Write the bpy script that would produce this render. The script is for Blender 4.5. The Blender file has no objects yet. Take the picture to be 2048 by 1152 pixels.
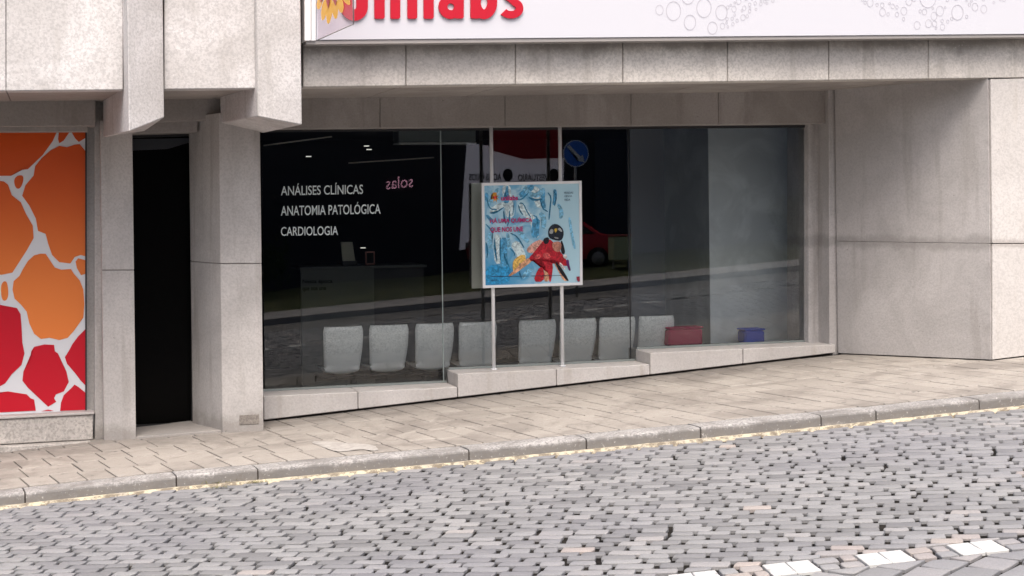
import bpy, bmesh, math, random
from mathutils import Vector, Matrix
random.seed(7)
sc = bpy.context.scene
COL = sc.collection
rad = math.radians

# ------------------------------------------------------------------ camera
F_PX = 3200.0; PSI = rad(16); RHO = 0.012; CX0, CY0 = 1024.0, 395.0
CAM = Vector((0, -15.0, 0))
RV = Vector((math.cos(PSI), -math.sin(PSI), 0)); FV = Vector((math.sin(PSI), math.cos(PSI), 0)); UV = Vector((0, 0, 1))
cd = bpy.data.cameras.new('camera'); cam = bpy.data.objects.new('camera', cd); COL.objects.link(cam)
cd.sensor_width = 36; cd.lens = F_PX / 2048 * 36
cd.shift_y = -(576 - CY0) / 2048; cd.clip_end = 500
cr, sr = math.cos(RHO), math.sin(RHO)
right = RV * cr - UV * sr                  # image right and up in world space
up = UV * cr + RV * sr
m3 = Matrix((right, up, -FV)).transposed()
cam.matrix_world = Matrix.Translation(CAM) @ m3.to_4x4()
sc.camera = cam

# ------------------------------------------------------------------ light
SUN_EL = 61; SUN_AZ = (-0.16, -0.98)        # horizontal direction towards the sun
w = bpy.data.worlds.new('World'); sc.world = w; w.use_nodes = True
nt = w.node_tree; bg = nt.nodes['Background']
sky = nt.nodes.new('ShaderNodeTexSky'); sky.sky_type = 'NISHITA'; sky.sun_disc = False
sky.sun_elevation = rad(SUN_EL); sky.sun_rotation = math.atan2(SUN_AZ[0], SUN_AZ[1])
sky.dust_density = 7.0; sky.air_density = 1.0; sky.ozone_density = 0.4
nt.links.new(sky.outputs[0], bg.inputs[0]); bg.inputs[1].default_value = 0.15
sl = bpy.data.lights.new('sun', 'SUN'); so = bpy.data.objects.new('sun', sl); COL.objects.link(so)
sl.energy = 1.5; sl.angle = rad(34); sl.color = (1.0, 0.98, 0.955)
az = Vector((SUN_AZ[0], SUN_AZ[1], 0)).normalized()
sdir = az * math.cos(rad(SUN_EL)) + Vector((0, 0, math.sin(rad(SUN_EL))))
so.rotation_euler = sdir.to_track_quat('Z', 'Y').to_euler()
so.location = (0, -10, 20)
sc.view_settings.view_transform = 'Standard'; sc.view_settings.look = 'None'
sc.view_settings.exposure = 0.7; sc.view_settings.gamma = 1
sc.view_settings.use_curve_mapping = False

# ------------------------------------------------------------------ helpers
def ray(px, py):
    a = px - CX0; b = py - CY0
    return RV * ((a * cr - b * sr) / F_PX) - UV * ((a * sr + b * cr) / F_PX) + FV
def at(px, py, Y):
    """point of the vertical plane at depth Y that the photo shows at a pixel"""
    r = ray(px, py); return CAM + r * ((Y - CAM.y) / r.y)
Z0, SL = -2.1403, 0.0682                    # pavement height and slope along the street
KH = 0.095                                  # kerb height
def gz(x): return Z0 + SL * x
def gnd(px, py, dz=0.0):
    r = ray(px, py); t = (Z0 + dz + SL * CAM.x - CAM.z) / (r.z - SL * r.x); return CAM + r * t

def wloc(o):
    v = Vector((0, 0, 0))
    while o is not None:
        v += o.location; o = o.parent
    return v
def mkobj(name, verts, faces, m=None, parent=None, smooth=False, loc=None, tone=None):
    base = wloc(parent) if parent else Vector((0, 0, 0))
    org = Vector(loc) if loc is not None else base
    me = bpy.data.meshes.new(name)
    me.from_pydata([tuple(Vector(v) - org) for v in verts], [], faces); me.update()
    if m: me.materials.append(m)
    if smooth:
        me.polygons.foreach_set('use_smooth', smooth if isinstance(smooth, list) else [True] * len(me.polygons))
    if tone is not None:
        at_ = me.attributes.new('tone', 'FLOAT', 'FACE')
        if isinstance(tone, (int, float)): tone = [tone] * len(me.polygons)
        at_.data.foreach_set('value', tone)
    o = bpy.data.objects.new(name, me); COL.objects.link(o)
    if parent: o.parent = parent
    o.location = org - base
    return o
def empty(name, loc, label=None, cat=None, group=None, kind=None):
    o = bpy.data.objects.new(name, None); COL.objects.link(o); o.location = loc; o.empty_display_size = 0.2
    tag(o, label, cat, group, kind); return o
def tag(o, label=None, cat=None, group=None, kind=None):
    if label: o['label'] = label
    if cat: o['category'] = cat
    if group: o['group'] = group
    if kind: o['kind'] = kind
    return o
def finish(bm, name, m, parent, bevel=0.0, smooth=False, seg=1):
    bmesh.ops.recalc_face_normals(bm, faces=bm.faces)
    if bevel > 0:
        es = [e for e in bm.edges if e.is_manifold and e.calc_face_angle(0) > 0.6]
        bmesh.ops.bevel(bm, geom=es, offset=bevel, segments=seg, affect='EDGES', clamp_overlap=True, profile=0.5)
    base = wloc(parent) if parent else Vector((0, 0, 0))
    bmesh.ops.translate(bm, vec=-base, verts=bm.verts)
    me = bpy.data.meshes.new(name); bm.to_mesh(me); bm.free(); me.materials.append(m)
    if smooth: me.polygons.foreach_set('use_smooth', [True] * len(me.polygons))
    o = bpy.data.objects.new(name, me); COL.objects.link(o)
    if parent: o.parent = parent
    return o
def solid(name, front, back, m, parent=None, bevel=0.0, **k):
    """closed solid between two matching polygons"""
    bm = bmesh.new(); n = len(front)
    a = [bm.verts.new(p) for p in front]; b = [bm.verts.new(p) for p in back]
    bm.faces.new(a); bm.faces.new(b[::-1])
    for i in range(n):
        j = (i + 1) % n; bm.faces.new((a[i], b[i], b[j], a[j]))
    return finish(bm, name, m, parent, bevel, **k)
def slab(name, pts, Y, th, m, parent=None, bevel=0.0):
    """polygon given in photo coordinates on the plane Y, pushed back th metres"""
    f = [at(x, y, Y) for x, y in pts]
    return solid(name, f, [p + Vector((0, th, 0)) for p in f], m, parent, bevel)
def prism(name, plan, zb, zt, m, parent=None, bevel=0.0):
    """vertical prism; zb / zt numbers or functions of (x, y)"""
    fb = zb if callable(zb) else (lambda x, y: zb); ft = zt if callable(zt) else (lambda x, y: zt)
    return solid(name, [Vector((x, y, fb(x, y))) for x, y in plan], [Vector((x, y, ft(x, y))) for x, y in plan], m, parent, bevel)
def box(name, x0, x1, y0, y1, z0, z1, m, parent=None, bevel=0.0):
    return prism(name, [(x0, y0), (x1, y0), (x1, y1), (x0, y1)], z0, z1, m, parent, bevel)
def sheet(name, polys, m, parent=None):
    """flat print: list of world-space polygons as one mesh"""
    bm = bmesh.new()
    for P in polys:
        vs = [bm.verts.new(p) for p in P]
        f = bm.faces.new(vs)
    bmesh.ops.triangulate(bm, faces=bm.faces)
    base = wloc(parent) if parent else Vector((0, 0, 0))
    bmesh.ops.translate(bm, vec=-base, verts=bm.verts)
    me = bpy.data.meshes.new(name); bm.to_mesh(me); bm.free(); me.materials.append(m)
    o = bpy.data.objects.new(name, me); COL.objects.link(o)
    if parent: o.parent = parent
    return o
def tube(name, pts, r, m, parent=None, n=12, cap=True):
    pts = [Vector(p) for p in pts]; V = []; Fc = []
    for i, p in enumerate(pts):
        d = (pts[min(i + 1, len(pts) - 1)] - pts[max(i - 1, 0)]).normalized()
        a = d.orthogonal().normalized(); b = d.cross(a)
        if i and (a.dot(la) < 0.99):
            a = (la - d * la.dot(d)).normalized(); b = d.cross(a)
        la = a
        for k in range(n):
            t = 2 * math.pi * k / n; V.append(p + a * math.cos(t) * r + b * math.sin(t) * r)
    for i in range(len(pts) - 1):
        for k in range(n):
            q = (k + 1) % n; Fc.append((i * n + k, i * n + q, (i + 1) * n + q, (i + 1) * n + k))
    if cap: Fc.append(tuple(range(n))[::-1]); Fc.append(tuple((len(pts) - 1) * n + k for k in range(n)))
    return mkobj(name, V, Fc, m, parent, smooth=True)
def smooth_poly(pts, it=2, closed=True):
    for _ in range(it):
        q = []
        n = len(pts)
        for i in range(n):
            a = pts[i]; b = pts[(i + 1) % n]
            q.append((a[0] * .75 + b[0] * .25, a[1] * .75 + b[1] * .25)); q.append((a[0] * .25 + b[0] * .75, a[1] * .25 + b[1] * .75))
        pts = q
    return pts
def text_mesh(s, bold=0.0, extrude=0.0):
    c = bpy.data.curves.new('lettering', 'FONT'); c.body = s; c.size = 1.0; c.offset = bold; c.extrude = extrude; c.resolution_u = 4
    o = bpy.data.objects.new('lettering', c); COL.objects.link(o)
    dg = bpy.context.evaluated_depsgraph_get(); me = bpy.data.meshes.new_from_object(o.evaluated_get(dg))
    bpy.data.objects.remove(o); bpy.data.curves.remove(c); return me
def text_at(name, s, corners, m, parent=None, bold=0.0, thick=0.0, mirror=False):
    """lettering fitted between four world corners: bottom-left, bottom-right, top-right, top-left"""
    me = text_mesh(s, bold); xs = [v.co.x for v in me.vertices]; ys = [v.co.y for v in me.vertices]
    x0, x1, y0, y1 = min(xs), max(xs), min(ys), max(ys)
    bl, br, tr, tl = corners
    base = wloc(parent) if parent else Vector((0, 0, 0))
    for v in me.vertices:
        u = (v.co.x - x0) / (x1 - x0); t = (v.co.y - y0) / (y1 - y0)
        if mirror: u = 1 - u
        v.co = bl * (1 - u) * (1 - t) + br * u * (1 - t) + tr * u * t + tl * (1 - u) * t - base
    me.materials.clear(); me.materials.append(m); me.name = name
    if thick:
        bm = bmesh.new(); bm.from_mesh(me)
        r = bmesh.ops.extrude_face_region(bm, geom=bm.faces[:])
        bmesh.ops.translate(bm, vec=(0, -thick, 0), verts=[g for g in r['geom'] if isinstance(g, bmesh.types.BMVert)])
        bmesh.ops.recalc_face_normals(bm, faces=bm.faces); bm.to_mesh(me); bm.free()
    o = bpy.data.objects.new(name, me); COL.objects.link(o)
    if parent: o.parent = parent
    return o
def text_px(name, s, x0, x1, yb0, yb1, yt0, yt1, Y, m, parent=None, **k):
    return text_at(name, s, [at(x0, yb0, Y), at(x1, yb1, Y), at(x1, yt1, Y), at(x0, yt0, Y)], m, parent, **k)

# ------------------------------------------------------------------ materials
def newmat(name, col=(.5, .5, .5), rough=.7, spec=.4, metal=0.0):
    m = bpy.data.materials.new(name); m.use_nodes = True
    b = m.node_tree.nodes['Principled BSDF']
    b.inputs['Base Color'].default_value = (*col, 1); b.inputs['Roughness'].default_value = rough
    b.inputs['Specular IOR Level'].default_value = spec; b.inputs['Metallic'].default_value = metal
    return m
class NB:
    def __init__(s, m): s.m = m; s.t = m.node_tree; s.b = s.t.nodes['Principled BSDF']; s.pos = s.n('ShaderNodeNewGeometry').outputs['Position']
    def n(s, ty, **k):
        x = s.t.nodes.new(ty)
        for a, v in k.items(): setattr(x, a, v)
        return x
    def l(s, a, b): s.t.links.new(a, b)
    def noise(s, scale, det=3, rough=.55, vec=None, stretch=None, dist=0.0):
        v = vec or s.pos
        if stretch:
            mp = s.n('ShaderNodeMapping'); mp.inputs['Scale'].default_value = stretch; s.l(v, mp.inputs[0]); v = mp.outputs[0]
        x = s.n('ShaderNodeTexNoise'); x.inputs['Scale'].default_value = scale; x.inputs['Detail'].default_value = det
        x.inputs['Roughness'].default_value = rough; x.inputs['Distortion'].default_value = dist
        s.l(v, x.inputs['Vector']); return x.outputs['Fac']
    def ramp(s, f, p0, p1, v0=0.0, v1=1.0):
        x = s.n('ShaderNodeMapRange'); x.inputs[1].default_value = p0; x.inputs[2].default_value = p1
        x.inputs[3].default_value = v0; x.inputs[4].default_value = v1; x.interpolation_type = 'SMOOTHSTEP' if p0 < p1 else 'LINEAR'
        s.l(f, x.inputs[0]); return x.outputs[0]
    def mix(s, f, a, b, mode='MIX'):
        x = s.n('ShaderNodeMix', data_type='RGBA', blend_type=mode)
        for sock, v in ((x.inputs[0], f), (x.inputs[6], a), (x.inputs[7], b)):
            if isinstance(v, (int, float)): sock.default_value = v
            elif isinstance(v, tuple): sock.default_value = (*v, 1)
            else: s.l(v, sock)
        return x.outputs[2]
    def math(s, op, a, b=None):
        x = s.n('ShaderNodeMath', operation=op)
        for i, v in enumerate((a, b)):
            if v is None: continue
            if isinstance(v, (int, float)): x.inputs[i].default_value = v
            else: s.l(v, x.inputs[i])
        return x.outputs[0]
    def bump(s, h, st=.3, d=.01):
        x = s.n('ShaderNodeBump'); x.inputs['Strength'].default_value = st; x.inputs['Distance'].default_value = d
        s.l(h, x.inputs['Height']); s.l(x.outputs[0], s.b.inputs['Normal']); return x
    def col(s, c): s.l(c, s.b.inputs['Base Color'])
    def sep(s):
        x = s.n('ShaderNodeSeparateXYZ'); s.l(s.pos, x.inputs[0]); return x.outputs

def stone_mat(name, light, dark, speck=.35, stain=.35, stain_col=(.13, .12, .105), rough=.85, grime=None, pits=0.4):
    """weathered granite-aggregate concrete; grime = (z, height, where) darker dirt line with a ragged edge"""
    m = newmat(name, light, rough, .25); q = NB(m)
    big = q.noise(1.3, 5, .62, dist=.6); c = q.mix(q.ramp(big, .36, .66), dark, light)
    st = q.noise(2.2, 6, .7, stretch=(1, 1, .45), dist=.8); c = q.mix(q.math('MULTIPLY', q.ramp(st, .56, .76), stain), c, stain_col)
    sk = q.noise(5.5, 4, .6, stretch=(1, 1, .10)); c = q.mix(q.math('MULTIPLY', q.ramp(sk, .53, .70), .42), c, stain_col)
    oi = q.n('ShaderNodeObjectInfo').outputs['Random']; c = q.mix(q.math('MULTIPLY', oi, .35), c, dark)
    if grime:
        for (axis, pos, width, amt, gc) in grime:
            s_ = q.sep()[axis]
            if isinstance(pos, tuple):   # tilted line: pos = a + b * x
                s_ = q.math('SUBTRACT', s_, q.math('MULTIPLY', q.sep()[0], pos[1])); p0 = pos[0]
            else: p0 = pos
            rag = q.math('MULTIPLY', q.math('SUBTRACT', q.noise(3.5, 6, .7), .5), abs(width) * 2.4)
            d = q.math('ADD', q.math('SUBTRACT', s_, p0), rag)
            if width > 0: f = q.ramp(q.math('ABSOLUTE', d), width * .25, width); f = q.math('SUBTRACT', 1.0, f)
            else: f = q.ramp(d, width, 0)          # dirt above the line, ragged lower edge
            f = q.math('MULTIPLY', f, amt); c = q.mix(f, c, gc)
    fine = q.noise(52, 3, .65); c = q.mix(q.ramp(fine, .36, .58), q.mix(min(1, speck * 1.6), c, tuple(v * .42 for v in light)), c)
    vy = q.noise(38, 3, .7); c = q.mix(q.math('MULTIPLY', q.ramp(vy, .60, .72), speck * .9), c, tuple(min(1, v * 1.45) for v in light))
    dots = q.noise(17, 4, .7); c = q.mix(q.math('MULTIPLY', q.ramp(dots, .69, .74), pits), c, (.10, .09, .085))
    q.col(c)
    h = q.math('ADD', q.math('MULTIPLY', fine, .5), q.noise(28, 4, .6)); q.bump(h, .35, .006)
    return m

M = {}
M['panel'] = stone_mat('pale_aggregate', (.74, .72, .72), (.54, .52, .51), .26, .40, (.30, .28, .25), pits=.35)
ztop = at(1300, 82, -1.95).z
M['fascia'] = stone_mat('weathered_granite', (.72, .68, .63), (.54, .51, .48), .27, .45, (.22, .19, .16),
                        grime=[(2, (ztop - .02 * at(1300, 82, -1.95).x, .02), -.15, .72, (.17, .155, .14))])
M['pillar'] = stone_mat('pillar_stone', (.60, .575, .555), (.48, .46, .445), .16, .30, (.25, .22, .19), grime=[(2, (-2.14, .0682), .2, .45, (.17, .145, .12))])
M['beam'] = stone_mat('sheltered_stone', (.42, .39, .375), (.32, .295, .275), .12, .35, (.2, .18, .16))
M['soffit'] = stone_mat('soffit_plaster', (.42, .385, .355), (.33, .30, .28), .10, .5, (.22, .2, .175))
jz = at(1985, 487, -1.95).z
M['recess'] = stone_mat('recess_wall_stone', (.58, .555, .545), (.44, .42, .41), .14, .3, (.26, .235, .21), pits=.5,
                        grime=[(2, jz + .0, .09, .42, (.22, .205, .195)), (0, 8.46, .13, .5, (.2, .18, .17))])
M['pier'] = stone_mat('pier_stone', (.64, .615, .595), (.55, .525, .505), .16, .2, (.4, .36, .3), grime=[(2, jz, .05, .5, (.28, .25, .23))])
M['sill'] = stone_mat('sill_stone', (.60, .575, .555), (.51, .485, .465), .12, .22, (.36, .31, .26), pits=.3)
M['rough'] = stone_mat('roughcast', (.62, .58, .54), (.50, .47, .44), .4, .3, (.3, .27, .24), pits=.6)
M['joint'] = newmat('joint_mortar', (.06, .05, .045), .95, .1)
M['mortar'] = newmat('old_pointing', (.30, .28, .265), .95, .1)
M['frame_dark'] = newmat('dark_frame', (.018, .018, .02), .45, .5)
M['alu'] = newmat('grey_aluminium_trim', (.33, .31, .30), .5, .5)
M['white'] = newmat('white_enamel', (.84, .85, .86), .35, .5)
M['sign'] = newmat('sign_face', (.60, .605, .655), .4, .4)
M['black'] = newmat('matt_black', (.004, .004, .004), .6, .2)

# glass
def glass_mat(name, tint, refl=1.0, rough=0.0):
    m = bpy.data.materials.new(name); m.use_nodes = True; t = m.node_tree; t.nodes.clear()
    out = t.nodes.new('ShaderNodeOutputMaterial'); tr = t.nodes.new('ShaderNodeBsdfTransparent'); gl = t.nodes.new('ShaderNodeBsdfGlossy')
    tr.inputs[0].default_value = (*tint, 1); gl.inputs['Roughness'].default_value = rough; gl.inputs[0].default_value = (refl, refl, refl, 1)
    fr = t.nodes.new('ShaderNodeFresnel'); fr.inputs[0].default_value = 1.5; mx = t.nodes.new('ShaderNodeMixShader')
    t.links.new(fr.outputs[0], mx.inputs[0]); t.links.new(tr.outputs[0], mx.inputs[1]); t.links.new(gl.outputs[0], mx.inputs[2]); t.links.new(mx.outputs[0], out.inputs[0])
    return m
M['glass'] = glass_mat('window_glass', (.945, .96, .955))

# ------------------------------------------------------------------ ROAD
KL = [(-6, -2.0), (-2.2, -2.3), (-0.23, -2.50), (.87, -2.62), (1.47, -2.76), (3.04, -3.09), (3.94, -3.25), (4.83, -3.41), (5.77, -3.56), (6.23, -3.63), (7.09, -3.74), (8.3, -3.92), (10.5, -4.2), (14, -4.6)]
def kerb_y(x):
    for a, b in zip(KL, KL[1:]):
        if a[0] <= x <= b[0]: return a[1] + (b[1] - a[1]) * (x - a[0]) / (b[0] - a[0])
    return KL[0][1] if x < KL[0][0] else KL[-1][1]
def rz(x): return gz(x) - KH
bed = newmat('sandy_joint_bed', (.10, .085, .075), .95, .1); q = NB(bed); q.col(q.mix(q.ramp(q.noise(9, 5, .7), .35, .65), (.006, .0055, .005), (.028, .025, .022)))
asph = newmat('worn_asphalt', (.16, .155, .15), .9, .2); q = NB(asph); q.col(q.mix(q.ramp(q.noise(1.2, 6, .65), .35, .7), (.13, .125, .12), (.22, .21, .205)))
def grid_sheet(name, x0, x1, y0, y1, dz, m, n=2, parent=None):
    V = [(x0, y0, gz(x0) + dz), (x1, y0, gz(x1) + dz), (x1, y1, gz(x1) + dz), (x0, y1, gz(x0) + dz)]
    return mkobj(name, V, [(0, 1, 2, 3)], m, parent)
road = grid_sheet('road', -30, 60, -9.6, -1.6, -KH - .020, bed); tag(road, kind='structure')
OFF = .9
def oz(y): return -OFF * max(0, min(1, (-9.6 - y) / 11.0))
carr = mkobj('far_carriageway', [(x, y, gz(x) - KH + oz(y)) for x, y in ((-30, -22.5), (60, -22.5), (60, -20.6), (60, -9.6), (-30, -9.6), (-30, -20.6))], [(0, 1, 2, 5), (5, 2, 3, 4)], asph, road)

sett_m = newmat('granite_sett', (.3, .3, .31), .75, .3); q = NB(sett_m)
ta = q.n('ShaderNodeAttribute', attribute_name='tone').outputs['Fac']
cr_ = q.n('ShaderNodeValToRGB'); e = cr_.color_ramp.elements
e[0].position = 0; e[0].color = (.11, .11, .115, 1); e[1].position = .6; e[1].color = (.27, .271, .275, 1)
x = e.new(.35); x.color = (.215, .216, .220, 1); x = e.new(.75); x.color = (.32, .305, .30, 1); x = e.new(.9); x.color = (.36, .315, .29, 1); x = e.new(1.0); x.color = (.40, .365, .315, 1)
q.l(ta, cr_.inputs[0]); c = cr_.outputs[0]
c = q.mix(q.math('MULTIPLY', q.ramp(q.noise(.55, 4, .6), .42, .66), .40), c, (.20, .20, .225))
c = q.mix(q.math('MULTIPLY', q.ramp(q.noise(120, 2, .5), .42, .6), .35), c, q.mix(.5, c, (.1, .1, .1)))
c = q.mix(q.math('MULTIPLY', q.ramp(q.noise(14, 5, .7), .6, .75), .35), c, (.16, .145, .13)); q.col(c)
q.bump(q.math('ADD', q.noise(38, 4, .6), q.math('MULTIPLY', q.noise(9, 3, .5), 1.5)), .5, .008)
wsett_m = newmat('white_painted_sett', (.86, .86, .86), .6, .3); q = NB(wsett_m); q.col(q.mix(q.ramp(q.noise(16, 6, .78), .54, .68), (.55, .55, .54), (.27, .26, .25)))

def clip(poly, a, b, c_):
    """keep a*x + b*y <= c"""
    out = []
    for i in range(len(poly)):
        p, r = poly[i], poly[(i + 1) % len(poly)]
        dp = a * p[0] + b * p[1] - c_; dr = a * r[0] + b * r[1] - c_
        if dp <= 0: out.append(p)
        if dp * dr < 0:
            t = dp / (dp - dr); out.append((p[0] + (r[0] - p[0]) * t, p[1] + (r[1] - p[1]) * t))
    return out
def area(P): return .5 * abs(sum(P[i][0] * P[(i + 1) % len(P)][1] - P[(i + 1) % len(P)][0] * P[i][1] for i in range(len(P))))
def stone_geo(P, zf, top, round_, rnd, dome=.002, jit=.004, tilt=.013):
    """rounded paving stone from a plan polygon: rings of vertices stepping inwards and up"""
    n0 = len(P); Q = []
    for i in range(n0):
        a, b = P[i], P[(i + 1) % n0]; L = math.hypot(b[0] - a[0], b[1] - a[1])
        Q.append(a)
        if L > .07: Q.append(((a[0] + b[0]) / 2 + rnd.uniform(-jit, jit), (a[1] + b[1]) / 2 + rnd.uniform(-jit, jit)))
    cx = sum(p[0] for p in Q) / len(Q); cy = sum(p[1] for p in Q) / len(Q); n = len(Q)
    tx, ty = rnd.uniform(-tilt, tilt), rnd.uniform(-tilt, tilt); V = []; Fc = []
    # corner softening: pull original corners in
    R = []
    for i, p in enumerate(Q):
        k = round_ * (1.0 if p in P else .25); d = math.hypot(p[0] - cx, p[1] - cy) or 1
        R.append((p[0] - (p[0] - cx) / d * k, p[1] - (p[1] - cy) / d * k))
    for (ins, dz) in ((0, -.075), (0.0, -.006), (.004, -.0015), (.012, 0)):
        for p in R:
            d = math.hypot(p[0] - cx, p[1] - cy) or 1; k = min(ins, d * .6)
            x, y = p[0] - (p[0] - cx) / d * k, p[1] - (p[1] - cy) / d * k
            V.append((x, y, zf(x) + top + dz + (x - cx) * tx + (y - cy) * ty))
    V.append((cx, cy, zf(cx) + top + dome * rnd.uniform(.2, 1)))
    for r_ in range(3):
        for i in range(n):
            j = (i + 1) % n; Fc.append((r_ * n + i, r_ * n + j, (r_ + 1) * n + j, (r_ + 1) * n + i))
    for i in range(n): Fc.append((3 * n + i, 3 * n + (i + 1) % n, 4 * n))
    return V, Fc, (cx, cy), [k >= n for k in range(len(Fc))]

KA = rad(-9.3); kx, ky = math.cos(KA), math.sin(KA)         # kerb direction
def project(x, y, z):
    v = Vector((x, y, z)) - CAM; d = v.dot(FV); a = F_PX * v.dot(RV) / d; b = -F_PX * v.dot(UV) / d
    return CX0 + a * cr + b * sr, CY0 - a * sr + b * cr
W0 = gnd(1770, 1114, -KH); SP = W0.x * ky - W0.y * kx        # signed offset of the painted strip line: n.p with n = (ky,-kx)
def off(x, y): return x * ky - y * kx                        # grows towards the viewer
def field(angle, length, pitch, region, bounds, rnd, tonef, gap=.0100, rg=.0062):
    out = []; g0 = gap; ca, sa = math.cos(angle), math.sin(angle)
    x0, x1, y0, y1 = bounds; Rr = 14; cxm, cym = (x0 + x1) / 2, (y0 + y1) / 2
    v = -Rr; row = 0
    while v < Rr:
        pv = pitch * rnd.uniform(.88, 1.12); row += 1; u = -Rr + (row % 2) * length / 2 + rnd.uniform(-.03, .03); nxt = 0; kk = 0; ub = u
        while u < Rr:
            kk += 1; ue = ub + kk * length + rnd.uniform(-.034, .034); L = ue - u; gap = g0 * rnd.uniform(.55, 1.35)
            wob = .006 * math.sin(u * 1.7 + v * .8) + .03 * math.sin(u * .5 + v * .3)
            xm = cxm + (u + L / 2) * ca - (v + pv / 2) * sa; ym = cym + (u + L / 2) * sa + (v + pv / 2) * ca
            if x0 < xm < x1 and y0 < ym < y1:
                j = lambda s: rnd.uniform(-s, s) * 1.35
                C4 = [(u + gap + j(.006), v + rg + j(.0035)), (u + L - gap + j(.006), v + rg + j(.0035)), (u + L - gap + j(.006), v + pv - rg + j(.0035)), (u + gap + j(.006), v + pv - rg + j(.0035))]
                P = [(cxm + a * ca - (b + wob) * sa, cym + a * sa + (b + wob) * ca) for a, b in C4]
                P = region(P)
                if len(P) > 2 and area(P) > .004: out.append((P, tonef(xm, ym)))
            u += L
        v += pv
    return out
rnd = random.Random(3)
HALF = .125
def reg_main(P):
    cx = sum(p[0] for p in P) / len(P); ky_ = kerb_y(cx) - .06
    # local kerb line
    P = clip(P, .165, 1.0, .165 * cx + ky_)
    return clip(P, ky, -kx, SP - HALF - .006) if P else P
def reg_near(P): return clip(P, -ky, kx, -(SP + HALF + .016))
def tone_main(x, y):
    o = SP - off(x, y); t = rnd.uniform(.18, .66)
    if rnd.random() < .012: t = rnd.uniform(.7, .9)
    if o < .3 and rnd.random() < .3: t = rnd.uniform(.68, .93)
    return t
setts = field(rad(-30), .205, .104, reg_main, (-5.5, 13, -9, -2.0), rnd, tone_main)
setts += field(rad(32), .26, .20, reg_near, (-4, 13, -9.6, -4.5), rnd, lambda x, y: rnd.uniform(.3, .78), gap=.014, rg=.010)
# the strip: pinkish setts parallel to the kerb, painted squares let in at even steps
u0 = (W0.x * kx + W0.y * ky)
PER = .515; whites = []
for k in range(-14, 16):
    uc = u0 + k * PER
    def S(u, v): return (u * kx + v * ky, u * ky - v * kx)   # v along n (towards viewer)
    for h in (-1, 1):                                        # two painted stones side by side
        a0, a1 = (uc - .128, uc - .003) if h < 0 else (uc + .003, uc + .128)
        whites.append(([S(a0, SP - HALF + .01), S(a0, SP + HALF - .01), S(a1, SP + HALF - .01), S(a1, SP - HALF + .01)][::-1], 1.0))
    for i in range(2):
        v0 = SP - HALF + i * HALF + .01; v1 = v0 + HALF - .02
        sp = rnd.uniform(-.03, .03)
        for a0, a1 in ((uc + .142, uc + PER / 2 + sp), (uc + PER / 2 + sp + .015, uc + PER - .142)):
            setts.append(([S(a0, v0), S(a0, v1), S(a1, v1), S(a1, v0)][::-1], rnd.uniform(.55, .97)))
def vis(P):
    cx = sum(p[0] for p in P) / len(P); cy = sum(p[1] for p in P) / len(P)
    X, Y = project(cx, cy, rz(cx)); inside = -20 < X < 2068 and -20 < Y < 1165
    return inside, (Vector((cx, cy, rz(cx))) - CAM).length
cand = sorted(((vis(P)[1] if vis(P)[0] else 1e6 + vis(P)[1], i) for i, (P, t) in enumerate(setts)))
single = set(i for d, i in cand[:270] if d < 1e6)
SV, SF, ST, SM = [], [], [], []
def cx_(P): return sum(p[0] for p in P) / len(P)
for i, (P, t) in enumerate(setts):
    V, Fc, (cx, cy), sm = stone_geo(P, rz, rnd.uniform(-.003, .003) + .003 * math.sin(cx_(P) * 2.1) , .008, rnd)
    if i in single:
        mkobj('sett', V, Fc, sett_m, road, smooth=sm, loc=(cx, cy, rz(cx)), tone=t)
    else:
        b0 = len(SV); SV += V; SF += [tuple(b0 + k for k in f) for f in Fc]; ST += [t] * len(Fc); SM += sm
o = mkobj('setts', SV, SF, sett_m, road, smooth=SM, tone=ST); o['kind'] = 'stuff'
for P, t in whites:
    V, Fc, (cx, cy), sm = stone_geo(P, rz, .001, .0, rnd, dome=.001, jit=0, tilt=0)
    inside = vis(P)[0]
    if -3 < cx < 9: mkobj('painted_sett', V, Fc, wsett_m, road, smooth=sm, loc=(cx, cy, rz(cx)))

# yellow edge line along the kerb foot: worn paint on a thin mortar fillet
ym = newmat('worn_yellow_line', (.74, .62, .34), .8, .2); q = NB(ym)
c = q.mix(q.ramp(q.noise(8, 6, .75), .40, .62), (.56, .50, .36), (.42, .38, .31)); c = q.mix(q.ramp(q.noise(16, 6, .8, stretch=(.6, 1, 1)), .45, .56), c, (.20, .17, .13)); q.col(c); q.bump(q.noise(30, 5, .7), .6, .01)
V, Fc = [], []; xs = [-6 + .12 * i for i in range(160)]
for i, x in enumerate(xs):
    yk = kerb_y(x); wv = .066 + .006 * math.sin(x * 7) + rnd.uniform(-.006, .006)
    for (yy, zz) in ((yk + .01, .010), (yk - .03, .016), (yk - wv, .017), (yk - wv - .006, -.03)): V.append((x, yy, rz(x) + zz))
for i in range(len(xs) - 1):
    for k in range(3): Fc.append((4 * i + k, 4 * i + k + 1, 4 * i + 5 + k, 4 * i + 4 + k))
yl = mkobj('yellow_line', V, Fc, ym, None, smooth=True); tag(yl, kind='structure')

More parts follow.
